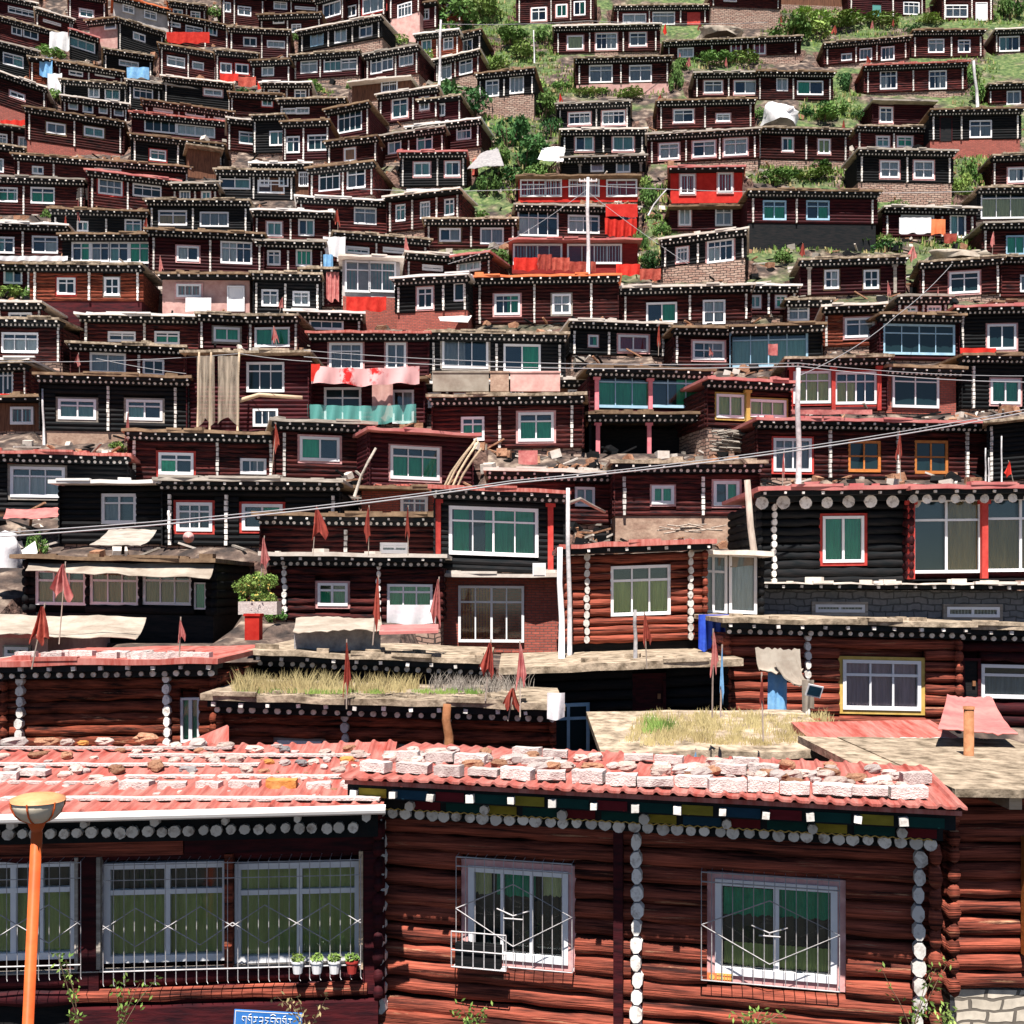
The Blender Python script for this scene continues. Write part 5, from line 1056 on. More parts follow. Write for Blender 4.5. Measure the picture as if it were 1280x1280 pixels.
# grass and herbs over the open slopes
ZONES = [(545, 0, 650, 60, 500), (600, 45, 700, 130, 600), (600, 130, 700, 250, 600), (690, 108, 830, 124, 220), (840, 70, 960, 90, 160), (950, 15, 1140, 60, 500), (1140, 22, 1240, 34, 100), (940, 198, 1060, 234, 400), (1000, 120, 1075, 155, 220), (1190, 70, 1245, 260, 400), (940, 285, 1130, 318, 260), (785, 235, 840, 350, 300),
         (690, 84, 725, 125, 100), (310, 118, 420, 122, 60), (1150, 296, 1225, 320, 100), (1240, 0, 1280, 34, 150), (0, 360, 40, 374, 60), (180, 45, 290, 60, 60)]
GC = {'grass_green': MB(), 'leaf_light': MB(), 'grass_dry': MB()}
for x0, y0, x1, y1, n_ in ZONES:
    for _ in range(int(n_ * 1.7)):
        p = on_hill(rnd.uniform(x0, x1), rnd.uniform(y0, y1)); q = GC[rnd.choice(['grass_green', 'grass_green', 'leaf_light', 'grass_dry'])]
        hh = rnd.uniform(.12, .4)
        for _ in range(5):
            a_ = rnd.uniform(0, 6.28); b_ = Vector((math.cos(a_), math.sin(a_), 0)); o_ = p + b_ * rnd.uniform(0, .35) + Vector((0, 0, -.08)); t_ = o_ + b_ * rnd.uniform(-.05, .15) + Vector((0, 0, hh)); sd_ = Vector((-b_.y, b_.x, 0)) * .06
            q.add([o_ - sd_, o_ + sd_, t_ + sd_ * .4, t_ - sd_ * .4], [(0, 1, 2, 3)])
for (m_, q), l_ in zip(GC.items(), ('green grass covering the open slopes between cabins', 'light green herbs scattered over the open slopes', 'dry straw-coloured grass patches on the open slopes')):
    tag(q.build('ground_cover', m_), l_, 'grass', kind='stuff')
RB = {'wood_grey': MB(), 'rock_brown': MB(), 'dark_wood': MB(), 'pale_roof': MB()}
for _ in range(5200):
    px = rnd.uniform(-10, 1290); py = rnd.uniform(5, 700) if px < 600 else rnd.uniform(150, 700); p = on_hill(px, py); mk = rnd.choice(['wood_grey', 'rock_brown', 'rock_brown', 'dark_wood', 'dark_wood', 'pale_roof']); q = RB[mk]
    if rnd.random() < .45: L_ = rnd.uniform(.3, 1.1); q.box(p.x - L_, p.x + L_, p.y - .05, p.y + .05, p.z + .02, p.z + .09, Matrix.Rotation(rnd.uniform(-1.2, 1.2), 3, 'Z') @ Matrix.Rotation(rnd.uniform(-.5, .5), 3, 'Y'))
    else: s_ = rnd.uniform(.06, .26); q.box(p.x - s_, p.x + s_, p.y - s_, p.y + s_, p.z - .05, p.z + s_ * 1.3, Matrix.Rotation(rnd.uniform(0, 3), 3, 'Z') @ Matrix.Rotation(rnd.uniform(-.6, .6), 3, 'X'))
for (mk, q), l_ in zip(RB.items(), ('weathered sticks and boards littering the slope between cabins', 'red-brown stones littering the slope between cabins', 'dark scraps littering the slope between cabins', 'pale broken stones littering the slope between cabins')): tag(q.build('rubble', mk), l_, 'rubble', kind='stuff')
def blades(name, x0, x1, y_, D0_, D1_, z_, n_, h0, h1, m_, lab, lean=.25):
    q = MB(); cl = [(rnd.uniform(x0, x1), rnd.uniform(D0_, D1_), rnd.uniform(.35, 1), rnd.uniform(-.5, .5)) for _ in range(max(3, n_ // 26))]
    for _ in range(n_):
        cx_, cd_, ch_, cl_ = rnd.choice(cl); D_ = min(max(cd_ + rnd.gauss(0, .08), D0_), D1_); k = (cx_ + rnd.gauss(0, 5) - 640) / F; k0 = ch_; p = Vector((k * D_, D_, z_(D_) if callable(z_) else z_)); hh = rnd.uniform(h0, h1) * k0
        a_ = rnd.uniform(-lean, lean) + cl_ * .6 + rnd.gauss(0, .2); b_ = rnd.uniform(-lean, lean) ; w_ = .007
        pts = [p, p + Vector((a_ * hh * .3, b_ * hh * .3, hh * .5)), p + Vector((a_ * hh, b_ * hh, hh))]
        q.add([pts[0] - Vector((w_, 0, 0)), pts[0] + Vector((w_, 0, 0)), pts[1] + Vector((w_ * .8, 0, 0)), pts[2], pts[1] - Vector((w_ * .8, 0, 0))], [(0, 1, 2, 3, 4)])
    tag(q.build(name, m_), lab, 'grass', kind='stuff')
gh = next(h for h in HOUSES if h.lm == 'the grass-roofed house')
zt_ = gh.zb + gh.ht
blades('roof_grass', 296, 430, 0, gh.D0 - .6, gh.D0 + .6, zt_, 1500, .2, .48, 'grass_dry', 'tall dry grass on the grass-roofed house, from its end to the rust flag')
blades('roof_grass', 435, 520, 0, gh.D0 - .6, gh.D0 + .6, zt_, 700, .15, .42, 'grass_dry', 'dry grass clump on the grass-roofed house beyond the rust flag')
blades('roof_grass', 545, 672, 0, gh.D0 - .6, gh.D0 + .6, zt_, 500, .15, .45, 'wood_grey', 'pale withered seed grass at the far end of the grass-roofed house', .4)
blades('roof_grass', 300, 600, 0, gh.D0 - .75, gh.D0 - .2, zt_, 900, .05, .14, 'grass_green', 'short green grass along the eave of the grass-roofed house')
wr = next(h for h in HOUSES if h.lm == 'the weedy earth roof')
zr_ = lambda D_: wr.zb + wr.ht + .3 * max(0, (D_ - wr.D0 + wr.ov)) / (wr.dep + wr.ov)
blades('roof_grass', 790, 1040, 0, wr.D0 - .3, wr.D0 + 2.6, zr_, 5200, .08, .26, 'grass_dry', 'short straw grass over the weedy earth roof')
blades('roof_grass', 808, 826, 0, wr.D0 + .8, wr.D0 + 1.3, zr_, 260, .2, .42, 'leaf_light', 'tuft of long green blades on the weedy earth roof')
blades('roof_grass', 832, 844, 0, wr.D0 + .8, wr.D0 + 1.3, zr_, 140, .15, .34, 'leaf_light', 'second smaller green tuft on the weedy earth roof')
vr = next(h for h in HOUSES if h.lm == 'the long glazed veranda')

# ---------------------------------------------------------------- flags, laundry, awnings, poles, wires
def cloth(mb, p0, wd, ht_, folds=3, amp=.08, taper=0, nx=10, nz=6, lean=0, dirv=Vector((1, 0, 0))):
    vs = []; ph = rnd.uniform(0, 6); nrm = Vector((-dirv.y, dirv.x, 0))
    for j in range(nz + 1):
        t = j / nz
        for i in range(nx + 1):
            s_ = i / nx; ww = wd * ((1 - taper) + taper * t) if taper > 0 else wd
            x = (s_ - .5) * ww + lean * t; y = amp * math.sin(folds * 2 * math.pi * s_ + ph + t) * (.4 + .6 * t); z = -ht_ * t - (.06 * ht_ * math.sin(math.pi * s_ * folds + ph) * t)
            vs.append(tuple(p0 + dirv * x + nrm * y + Vector((0, 0, z))))
    mb.add(vs, [(j * (nx + 1) + i, j * (nx + 1) + i + 1, (j + 1) * (nx + 1) + i + 1, (j + 1) * (nx + 1) + i) for j in range(nz) for i in range(nx)])
def flagcloth(q, wd, hh):
    # tied at its top corner, hanging limp in creased folds with a ragged lower edge
    sg = rnd.choice((-1, 1)); nx, nz = 20, 12; vs = []; ph = rnd.uniform(0, 6); k1 = rnd.uniform(1.5, 3); wd = wd * .72
    for j in range(nz + 1):
        t = j / nz
        for i in range(nx + 1):
            s_ = i / nx; ww = wd * (.12 + .95 * t ** rnd.choice((.9, .95, 1)))
            x = sg * ww * (s_ - .3 - .1 * math.sin(2 * t + ph)) + rnd.uniform(-.01, .01) * wd; y = wd * .16 * math.sin(s_ * k1 * 6.28 + ph + 1.5 * t) * (.35 + t)
            edge = 1 - .28 * abs(math.sin(s_ * k1 * 2.2 + ph)) - .12 * s_
            vs.append((x, y, -hh * t * edge))
    q.add(vs, [(j * (nx + 1) + i, j * (nx + 1) + i + 1, (j + 1) * (nx + 1) + i + 1, (j + 1) * (nx + 1) + i) for j in range(nz) for i in range(nx)])
FLAGS = [ # px, top py, bottom py, width px, cloth, look, pole base py
 (80, 705, 756, 36, 'cloth_pink', 'big pink triangular flag', 800), (53, 758, 812, 30, 'cloth_rust', 'big rust-red triangular flag', 830), (433, 803, 876, 16, 'cloth_rust', 'tall furled rust-red flag', 880), (395, 634, 680, 26, 'cloth_maroon', 'brown-maroon hanging flag', 690),
 (329, 672, 718, 16, 'cloth_pink', 'slim pink flag', 770), (461, 634, 684, 12, 'cloth_maroon', 'dull maroon furled flag', 690), (510, 634, 680, 8, 'cloth_maroon', 'thin furled maroon flag', 690), (472, 722, 796, 14, 'cloth_rust', 'long red flag over pale cloth', 800), (548, 724, 790, 20, 'cloth_pink', 'pale pink flag with yellow lower end', 800),
 (613, 803, 852, 26, 'cloth_maroon', 'dark red drooping flag', 870), (650, 805, 866, 18, 'cloth_pink', 'tall pink pennant', 890), (642, 860, 892, 30, 'cloth_rust', 'torn orange-red flag end', 895), (806, 768, 812, 14, 'cloth_rust', 'crumpled rust flag on a wire', 830), (892, 790, 850, 14, 'cloth_pink', 'salmon furled flag', 890), (903, 810, 885, 8, 'cloth_blue', 'narrow light blue streamer', 890),
 (160, 516, 560, 8, 'cloth_pink', 'slim pink pennant', 566), (344, 530, 570, 12, 'cloth_rust', 'limp red cloth flag', 600), (98, 442, 460, 10, 'cloth_pink', 'small pink flag', 470), (342, 408, 432, 12, 'cloth_pink', 'small pink pennant', 436), (88 + 265, 372, 390, 11, 'cloth_pink', 'pink drooping flag', 396), (98, 250, 280, 5, 'cloth_pink', 'thin pink pennant', 288), (82, 270, 288, 6, 'cloth_rust', 'small rust pennant', 290), (183, 272, 288, 8, 'cloth_rust', 'small rust pennant', 292),
 (200, 320, 345, 8, 'cloth_pink', 'leaning pink pennant', 350), (507, 296, 322, 9, 'cloth_pink', 'pale red pennant', 330), (592, 326, 342, 6, 'cloth_pink', 'small pink pennant', 345), (422, 262, 284, 10, 'cloth_rust', 'orange-red cloth flag', 290), (538, 250, 272, 8, 'cloth_maroon', 'dark red flag', 275),
 (415, 120, 132, 12, 'cloth_pink', 'pink flag', 136), (357, 145, 160, 6, 'cloth_red', 'red flag', 165), (502, 165, 185, 6, 'cloth_pink', 'pale pink flag', 190), (575, 165, 178, 10, 'cloth_white', 'whitish flag', 180), (832, 30, 46, 7, 'cloth_red', 'red flag', 48), (876, 28, 40, 9, 'cloth_maroon', 'red flag', 42), (850, 66, 80, 6, 'cloth_pink', 'pink flag', 84), (862, 72, 86, 10, 'cloth_pink', 'pink ragged flag', 88), (908, 72, 86, 6, 'cloth_pink', 'slim pink flag', 88), (1044, 32, 45, 10, 'cloth_rust', 'triangular red flag', 48),
 (1091, 26, 38, 6, 'cloth_pink', 'pink pennant', 40), (1117, 24, 36, 5, 'cloth_maroon', 'maroon pennant', 38), (976, 20, 34, 4, 'cloth_rust', 'thin rust pennant', 40), (700, 116, 130, 6, 'cloth_red', 'red flag', 131), (826, 118, 126, 8, 'cloth_maroon', 'dark flag', 127), (1084, 70, 82, 8, 'cloth_rust', 'red flag', 84), (1098, 210, 231, 7, 'cloth_pink', 'pale pink flag', 232), (1055, 150, 168, 8, 'cloth_maroon', 'brown-red flag', 170),
 (1004, 304, 325, 12, 'cloth_maroon', 'dark red triangular flag', 330), (1142, 308, 330, 20, 'cloth_pink', 'square pink patterned flag', 334), (1035, 372, 388, 10, 'cloth_rust', 'ragged orange flag', 390), (1110, 352, 374, 6, 'cloth_pink', 'slim pink pennant', 376), (1173, 360, 388, 6, 'cloth_pink', 'tall pink pennant', 390), (1242, 290, 312, 7, 'cloth_pink', 'leaning pink flag', 316), (887, 435, 447, 8, 'cloth_pink', 'pink flag', 449), (824, 406, 438, 6, 'cloth_rust', 'red furled flag', 442), (994, 430, 446, 5, 'cloth_rust', 'thin orange-red flag', 447),
 (1125, 540, 582, 12, 'cloth_maroon', 'dusty rose furled flag', 598), (980, 565, 602, 5, 'cloth_pink', 'narrow mauve pennant', 604), (1262, 577, 600, 14, 'cloth_red', 'folded red flag', 604), (480, 705, 715, 0, '', '', 0), (225, 775, 805, 13, 'cloth_pink', 'forked pink cloth', 815), (870, 940, 960, 8, 'cloth_blue', 'light blue rag', 965), (953, 845, 890, 8, 'cloth_maroon', 'twisted maroon flag', 920)]
items = []
for px, y0, y1, wp, m_, look, yb in FLAGS:
    if not wp: continue
    D_ = Dof(max(yb, y1)) - 1.15
    if y1 > 790: D_ = 20.6 if px < 700 else (19.0 if px > 860 else 24)
    if 690 < y0 < 790: D_ = min(D_, 26)
    if (px, y0) in ((395, 634), (461, 634), (510, 634)): D_ = 31
    s_ = F / D_; p = at(px, y0, D_); e = empty('hanging_flag', p); hh = (y1 - y0) / s_; wd = wp / s_
    q = MB(); flagcloth(q, wd, hh); q.build('cloth', m_, e, True)
    q = MB(); bx = rnd.uniform(-.25, .25) * wd; q.tube([(bx * 2, .05, -(yb - y0) / s_ - .1), (-bx * .3, .04, .06)], .014, 5); q.build('pole', 'pole_wood', e)
    items.append((px, y0, look, lambda l, e=e: tag(e, l, 'flag', 'prayer flags among the cabins')))
place_all(items, 'flag')
def sheet(name, x0, y0, x1, y1, D_, m_, lab, cat, folds=3, amp=.08, grp=None, sag=0, extra=None):
    s_ = F / D_; p = at((x0 + x1) / 2, y0, D_); q = MB(); cloth(q, Vector((0, 0, 0)), (x1 - x0) / s_, (y1 - y0) / s_, folds, amp, nx=max(12, int(folds * 6)), nz=6)
    if sag: W_ = (x1 - x0) / s_; q.v = [(a, b, c - sag * (1 - (2 * a / W_) ** 2)) for a, b, c in q.v]
    o = q.build(name, m_, None, True, p)
    if name == 'laundry' and not grp and y0 < 345:
        lm = min(LMS, key=lambda l: (l[1] - x0) ** 2 + (l[2] - y0) ** 2); l2 = f'{lab}, {dirword(x0 - lm[1], y0 - lm[2])} {lm[0]}'
        if len(l2.split()) <= 16: lab = l2
    return tag(o, lab, cat, grp)
sheet('awning', 389, 457, 524, 478, Dof(530) - 1.6, 'awning_mix', 'faded pink and red awning strip sagging across the maroon house', 'awning', 4, .22, sag=.12)
sheet('awning', 389, 455, 400, 478, Dof(530) - 1.65, 'cloth_red', 'bright red end of the awning on the maroon house', 'awning', 1, .05)
sheet('net_rail', 384, 505, 520, 528, Dof(530) - 1.3, 'net_teal', 'teal net stretched along the balcony below the pink awning', 'net', 7, .18, sag=.08)
sheet('hanging_cloth', 465, 477, 491, 524, Dof(530) - 1.0, 'pink_plaster', 'dusty pink curtain cloth between the two balcony doors', 'cloth', 3, .04)
sheet('hanging_cloth', 433, 371, 483, 389, Dof(400) - .9, 'cloth_red', 'bright red cloth under the white glass sunroom', 'cloth', 4, .08)
sheet('blue_tarp', 873, 768, 912, 812, 27.6, 'tarp_blue', 'deep blue tarpaulin below the narrow glazed porch', 'tarpaulin', 4, .06)
sheet('blind', 898, 688, 942, 708, 30.2, 'canvas', 'cream cloth blind over the narrow glazed porch', 'cloth', 2, .05)
sheet('plastic_sheet', 246, 445, 268, 528, Dof(536) - 1.9, 'plastic_sheet', 'dull translucent plastic sheet at the outer end of the timber frame', 'plastic sheet', 3, .12)
sheet('plastic_sheet', 272, 445, 298, 526, Dof(536) - 1.9, 'plastic_sheet', 'plastic sheet tied to the middle of the timber frame', 'plastic sheet', 2, .14)
sheet('laundry', 756, 272, 796, 294, Dof(296) - 1.2, 'cloth_red', 'bright red robes bunched at the end of the middle tier', 'laundry', 4, .28, sag=.15)
sheet('laundry', 757, 255, 797, 271, Dof(296) - 1.1, 'red_wall', 'red cloth wrapped round the end of the middle tier', 'laundry', 2, .05)
for i, (x0, y0, x1, y1, m_, l_) in enumerate(((642, 322, 672, 338, 'cloth_red', 'red blanket draped at the outer end of the lowest tier'), (672, 318, 690, 337, 'cloth_maroon', 'dark red robe drying on the lowest tier'), (690, 322, 712, 338, 'cloth_rust', 'orange-red robe drying on the lowest tier'), (712, 327, 745, 340, 'cloth_rust', 'red cloth along the rail by the utility pole'), (770, 330, 800, 344, 'cloth_red', 'tangled red cloth at the terrace end'), (800, 336, 826, 350, 'cloth_rust', 'red heap of cloth beside the rocks'))):
    sheet('laundry', x0, y0, x1, y1, Dof(345) - 1.3, m_, l_, 'laundry', 2.5, .12, 'red laundry on the terrace')
sheet('laundry', 208, 40, 262, 54, Dof(52) - .8, 'cloth_red', 'long red banner under the cabin eave near the plastered house', 'banner', 5, .06)
sheet('laundry', 1124, 272, 1164, 292, Dof(296) - 1.0, 'cloth_white', 'white sheets pegged on a line in front of a cabin', 'laundry', 4, .07)
sheet('laundry', 1164, 274, 1182, 293, Dof(296) - 1.0, 'orange_metal', 'orange patterned blanket pegged beside white sheets', 'laundry', 2, .07)
sheet('laundry', 1180, 292, 1196, 304, Dof(300) - 1.4, 'cloth_rust', 'dark red cloth hung below the white sheets', 'laundry', 2, .07)
sheet('laundry', 1054, 272, 1086, 284, Dof(280) - .8, 'canvas', 'cream tarpaulin drooping off a cabin terrace', 'tarpaulin', 2, .1, sag=.3)
sheet('laundry', 1064, 280, 1080, 300, Dof(290) - .8, 'cloth_yellow', 'dull yellow cloth hanging beside the cream tarpaulin', 'cloth', 2, .08)
sheet('laundry', 158, 84, 186, 98, Dof(98) - .9, 'cloth_blue', 'light blue tarpaulin crumpled between cabins', 'tarpaulin', 2, .15)
sheet('laundry', 50, 72, 66, 96, Dof(98) - .9, 'cloth_blue', 'pale blue cloth hanging beside white bundles', 'cloth', 2, .15)
sheet('laundry', 60, 92, 78, 118, Dof(118) - .9, 'cloth_white', 'white plastic bundle hung on the slope', 'cloth', 2, .2)
sheet('laundry', 62, 40, 88, 62, Dof(64) - .8, 'cloth_white', 'whitish tarpaulin beside a glazed pink-roofed cabin', 'tarpaulin', 2, .2)
sheet('laundry', 322, 102, 346, 114, Dof(112) - .9, 'cloth_red', 'red cloth spread under a cabin window', 'cloth', 2, .1)
sheet('laundry', 275, 92, 298, 102, Dof(104) - .9, 'cloth_red', 'red cloth below paired red-framed windows', 'cloth', 2, .1)
sheet('laundry', 298, 96, 320, 108, Dof(108) - .9, 'cloth_rust', 'orange-red cloth on a fence', 'cloth', 2, .1)
sheet('laundry', 0, 150, 34, 178, Dof(176) - .9, 'cloth_red', 'crumpled red tarpaulin beside a brick base', 'tarpaulin', 3, .2)
sheet('laundry', 20, 158, 34, 178, Dof(176) - 1.2, 'cloth_white', 'white cloth over the crumpled red tarpaulin', 'cloth', 1, .1)
sheet('laundry', 0, 492, 30, 510, Dof(500) - 1.2, 'cloth_red', 'red and white blanket under a cabin window', 'blanket', 2, .08)
sheet('laundry', 508, 236, 556, 254, Dof(262) - .8, 'cloth_white', 'greyish white sheet over a low shed', 'tarpaulin', 2, .1)
sheet('laundry', 556, 246, 586, 256, Dof(262) - .8, 'cloth_white', 'small white laundry by a dark shed opening', 'laundry', 2, .1)
sheet('laundry', 524, 254, 556, 266, Dof(268) - 1.0, 'cloth_blue', 'turquoise sheet below a greyish shed roof', 'tarpaulin', 2, .1)
sheet('laundry', 404, 296, 432, 320, Dof(330) - .9, 'cloth_white', 'pale green-white plastic hung at a cabin corner', 'plastic sheet', 2, .15)
sheet('laundry', 404, 318, 416, 340, Dof(345) - .9, 'cloth_blue', 'grey-blue cloth hanging at a cabin corner', 'cloth', 2, .12)
sheet('laundry', 408, 336, 424, 376, Dof(380) - .9, 'cloth_pink', 'pinkish coats on a line beside the glass sunroom', 'laundry', 3, .12)
sheet('laundry', 232, 372, 264, 390, Dof(390) - .9, 'cloth_white', 'white sheet drying before a pink plastered wall', 'laundry', 1, .05)
sheet('laundry', 40, 372, 96, 378, Dof(376) - .9, 'cloth_pink', 'pink strip of cloth along a log cabin base', 'cloth', 4, .06)
sheet('laundry', 130, 373, 181, 379, Dof(376) - .9, 'cloth_rust', 'faded red strip beneath the log cabin corner', 'cloth', 4, .06)
sheet('laundry', 96, 235, 116, 250, Dof(252) - .9, 'canvas', 'patterned square cloth hung between two cabins', 'cloth', 1, .1)
sheet('laundry', 960, 430, 972, 444, 50, 'cloth_pink', 'pink towel on a wire near the pale blue glazing', 'towel', 1, .08)
sheet('laundry', 642, 470, 680, 488, Dof(500) - 1.0, 'cloth_white', 'white plastic sheet bundled on a terrace', 'plastic sheet', 2, .2, sag=.2)
sheet('laundry', 648, 563, 672, 580, Dof(580) - 1.3, 'cloth_pink', 'small pink towel on the clay ledge', 'towel', 1, .05)
sheet('laundry', 985, 512, 1090, 518, Dof(515) - .9, 'cloth_pink', 'pink cloth spread along a sill under tall windows', 'cloth', 3, .05)
sheet('laundry', 1200, 435, 1245, 446, Dof(441) - 1.2, 'cloth_red', 'bright red tarpaulin on a studded roof edge', 'tarpaulin', 2, .1)
sheet('laundry', 1003, 850, 1018, 888, 24.4, 'canvas', 'knotted lower end of the cream tarpaulin', 'tarpaulin', 1, .1)
sheet('laundry', 960, 840, 984, 898, 25.2, 'cloth_blue', 'grey-blue cloth door below the cream tarpaulin', 'cloth', 2, .05)
sheet('laundry', 484, 756, 545, 780, 26.5, 'cloth_white', 'white canvas hung over the terrace edge below four-light window', 'canvas', 2, .08)
sheet('laundry', 684, 866, 706, 898, 20.2, 'cloth_white', 'mauve striped cloth sack on a pole end', 'cloth', 1, .1)
sheet('prayer_flags', 0, 320, 85, 326, Dof(330) - 1.1, 'cloth_white', 'string of small coloured flags under a white roof edge', 'prayer flags', 6, .08)
# boards, canvases, awnings with thickness
def draped(name, pts, rip, m_, lab, cat, sag=.1, th=.025):
    a_, b_, c_, d_ = [at(x, y, D_) for x, y, D_ in pts]; nx, nz = 16, 8; q = MB(); vs = []; ph = rnd.uniform(0, 6); L_ = (b_ - a_).length
    for j in range(nz + 1):
        t = j / nz
        for i in range(nx + 1):
            s_ = i / nx; p = a_.lerp(b_, s_).lerp(d_.lerp(c_, s_), t); k = rnd.uniform(-.3, .3) * rip
            p.z += rip * math.sin(s_ * L_ * 3 + ph + 2 * t) * .5 + k - sag * 4 * t * (1 - t) * (.6 + .4 * abs(math.sin(s_ * L_ * 1.3)))
            if j == 0: p.z -= abs(k) * 2; p.y -= abs(k)
            vs.append(tuple(p))
    N = len(vs); fs = [(j * (nx + 1) + i, j * (nx + 1) + i + 1, (j + 1) * (nx + 1) + i + 1, (j + 1) * (nx + 1) + i) for j in range(nz) for i in range(nx)]
    q.add(vs + [(x, y, z - th) for x, y, z in vs], fs + [tuple(k + N for k in f)[::-1] for f in fs] + [(i + 1, i, i + N, i + 1 + N) for i in range(nx)])
    return tag(q.build(name, m_, None, True), lab, cat)
def mound(name, x0, y0, x1, y1, D_, m_, lab, cat):
    s_ = F / D_; rx = (x1 - x0) / 2 / s_; rz = (y1 - y0) / s_; p0 = at((x0 + x1) / 2, y1, D_); q = MB(); vs = []; n_ = 18
    for j in range(8):
        ph = j / 7 * math.pi / 2
        for i in range(n_):
            a_ = 2 * math.pi * i / n_; f_ = 1 + .16 * math.sin(3 * a_ + j) + rnd.uniform(-.10, .10); cc = math.cos(ph) ** .5
            vs.append((rx * cc * f_ * math.cos(a_), min(rx, 1.4) * cc * f_ * math.sin(a_), rz * math.sin(ph) ** .8 * (1 + .2 * math.sin(2 * a_ + 1)) * rnd.uniform(.93, 1.05) - (.15 if j == 0 else 0)))
    q.add(vs, [(j * n_ + i, j * n_ + (i + 1) % n_, (j + 1) * n_ + (i + 1) % n_, (j + 1) * n_ + i) for j in range(7) for i in range(n_)])
    return tag(q.build(name, m_, None, True, p0), lab, cat)
def slab(name, pts, D_, th_, m_, lab, cat, rz=0):
    """outline in photo pixels, each with its own depth, given thickness downwards"""
    q = MB(); top = [at(x, y, d_) for x, y, d_ in pts]; n_ = len(top); bot = [p - Vector((0, 0, th_)) for p in top]
    q.add(top + bot, [tuple(range(n_)), tuple(range(n_, 2 * n_))[::-1]] + [(k, (k + 1) % n_, n_ + (k + 1) % n_, n_ + k) for k in range(n_)]); return tag(q.build(name, m_), lab, cat)
draped('cream_tarp', [(950, 838, 25.0), (1004, 832, 25.0), (1000, 815, 25.1), (944, 806, 25.1)], .12, 'canvas', 'cream tarpaulin pulled across the top of a blue doorway', 'tarpaulin', .25)
draped('cream_tarp', [(1000, 858, 24.8), (1016, 852, 24.8), (996, 822, 25.0), (968, 826, 25.0)], .12, 'canvas', 'twisted cream tarpaulin trailing towards the yellow-framed window', 'tarpaulin', .2)
draped('canvas_awning', [(-10, 790, 27.2), (170, 798, 27.2), (183, 771, 29.6), (-10, 768, 29.6)], .05, 'canvas', 'cream canvas awning on poles below the glazed veranda', 'awning')
draped('canvas_awning', [(32, 712, 31.6), (262, 722, 31.6), (268, 704, 32.6), (36, 704, 32.6)], .05, 'canvas', 'torn cream canvas strip above the veranda windows', 'awning')
draped('awning', [(112, 679, 33.5), (176, 682, 33.5), (196, 662, 35), (136, 662, 35)], .05, 'wood_grey', 'small corrugated grey awning beside the black boarded cabin', 'awning')
draped('brick_shed_roof', [(4, 648, 38.5), (74, 645, 38.5), (78, 635, 40), (8, 636, 40)], .05, 'pink_metal', 'pink sheet roof of a lean-to by a brick wall', 'roof')
draped('canvas_terrace', [(366, 788, 24.9), (480, 786, 24.9), (476, 771, 27.5), (370, 772, 27.5)], .05, 'canvas', 'tan canvas-covered ledge in front of the white-fasciaed cabin', 'terrace')
slab('pink_ledge', [(474, 790, 24.6), (548, 788, 24.6), (548, 780, 26), (476, 781, 26)], 0, .06, 'pink_metal', 'pink metal ledge under the four-light window', 'terrace')
sheet('grey_tarp', 368, 787, 476, 814, 25.6, 'rock_grey', 'dull grey tarpaulin wall under the tan canvas ledge', 'tarpaulin', 3, .06)
draped('red_sheet', [(1172, 912, 17.6), (1272, 914, 17.6), (1240, 872, 20.6), (1184, 868, 20.6)], .05, 'pink_metal', 'smooth red sheet canopy behind the rusty flue', 'roof sheet')
slab('red_board', [(222, 932, 19.6), (286, 944, 19.2), (286, 908, 20), (284, 906, 20.1)], 0, .05, 'red_metal', 'triangular red sheet leaning behind the stones', 'metal sheet')
slab('satellite_dish', [(18, 694, 34), (44, 676, 34.2), (47, 690, 34), (32, 703, 33.8)], 0, .04, 'gutter', 'tilted grey-white dish beside white bundles', 'dish')
mound('white_tarp', -12, 670, 24, 704, 33.6, 'cloth_white', 'white and blue tarpaulin heap at the picture edge', 'tarpaulin')
mound('white_tarp', 872, 36, 926, 47, 102, 'canvas', 'pale tarpaulin roof patch above a long cabin', 'tarpaulin')
mound('white_tarp', 952, 133, 995, 155, 88, 'cloth_white', 'rounded pale tarpaulin shed roof on the grassy slope', 'tarpaulin')
draped('white_tarp', [(672, 199, 81), (704, 202, 81), (706, 184, 82.5), (678, 184, 82.5)], .08, 'cloth_white', 'white awning beside a post porch', 'awning')
mound('white_tarp', 1156, 315, 1236, 326, 69.5, 'canvas', 'crumpled white sheet over a roof by a pink pennant', 'tarpaulin')
slab('metal_sheet', [(550, 400, 58), (585, 402, 58), (590, 394, 60), (548, 396, 59)], 0, .05, 'gutter', 'bent grey metal sheet on a weedy ledge', 'metal sheet')
draped('stone_path', [(584, 210, 79), (630, 206, 79), (622, 184, 83), (600, 192, 82)], .08, 'rock_grey', 'short grey stone path on the green slope', 'path', 0)
def pole(name, x0, y0, x1, y1, D_, r_, m_, lab, cat='pole', D2=None, arms=0):
    a_, b_ = at(x0, y0, D_), at(x1, y1, D2 or D_); e = empty(name, a_); tag(e, lab, cat)
    q = MB(); q.tube([(0, 0, -.3), (b_ - a_) * .3 + Vector((r_ * .25, 0, 0)), (b_ - a_) * .65 - Vector((r_ * .3, 0, 0)), b_ - a_], [r_ * 1.1, r_, r_ * .94, r_ * .85], 10); q.build('shaft', m_, e, True)
    if arms:
        q = MB(); t_ = b_ - a_
        for k in range(arms): q.box(t_.x - .55, t_.x + .55, -.05, .05, t_.z - .25 - .4 * k, t_.z - .17 - .4 * k)
        q.build('crossarm', m_, e)
        q = MB()
        for k in range(arms):
            for sx in (-.5, -.2, .2, .5): q.disc(t_.x + sx, -.04, t_.z - .12 - .4 * k, .035, .06, .07, 6)
        q.build('insulator', 'white_paint', e)
    return e
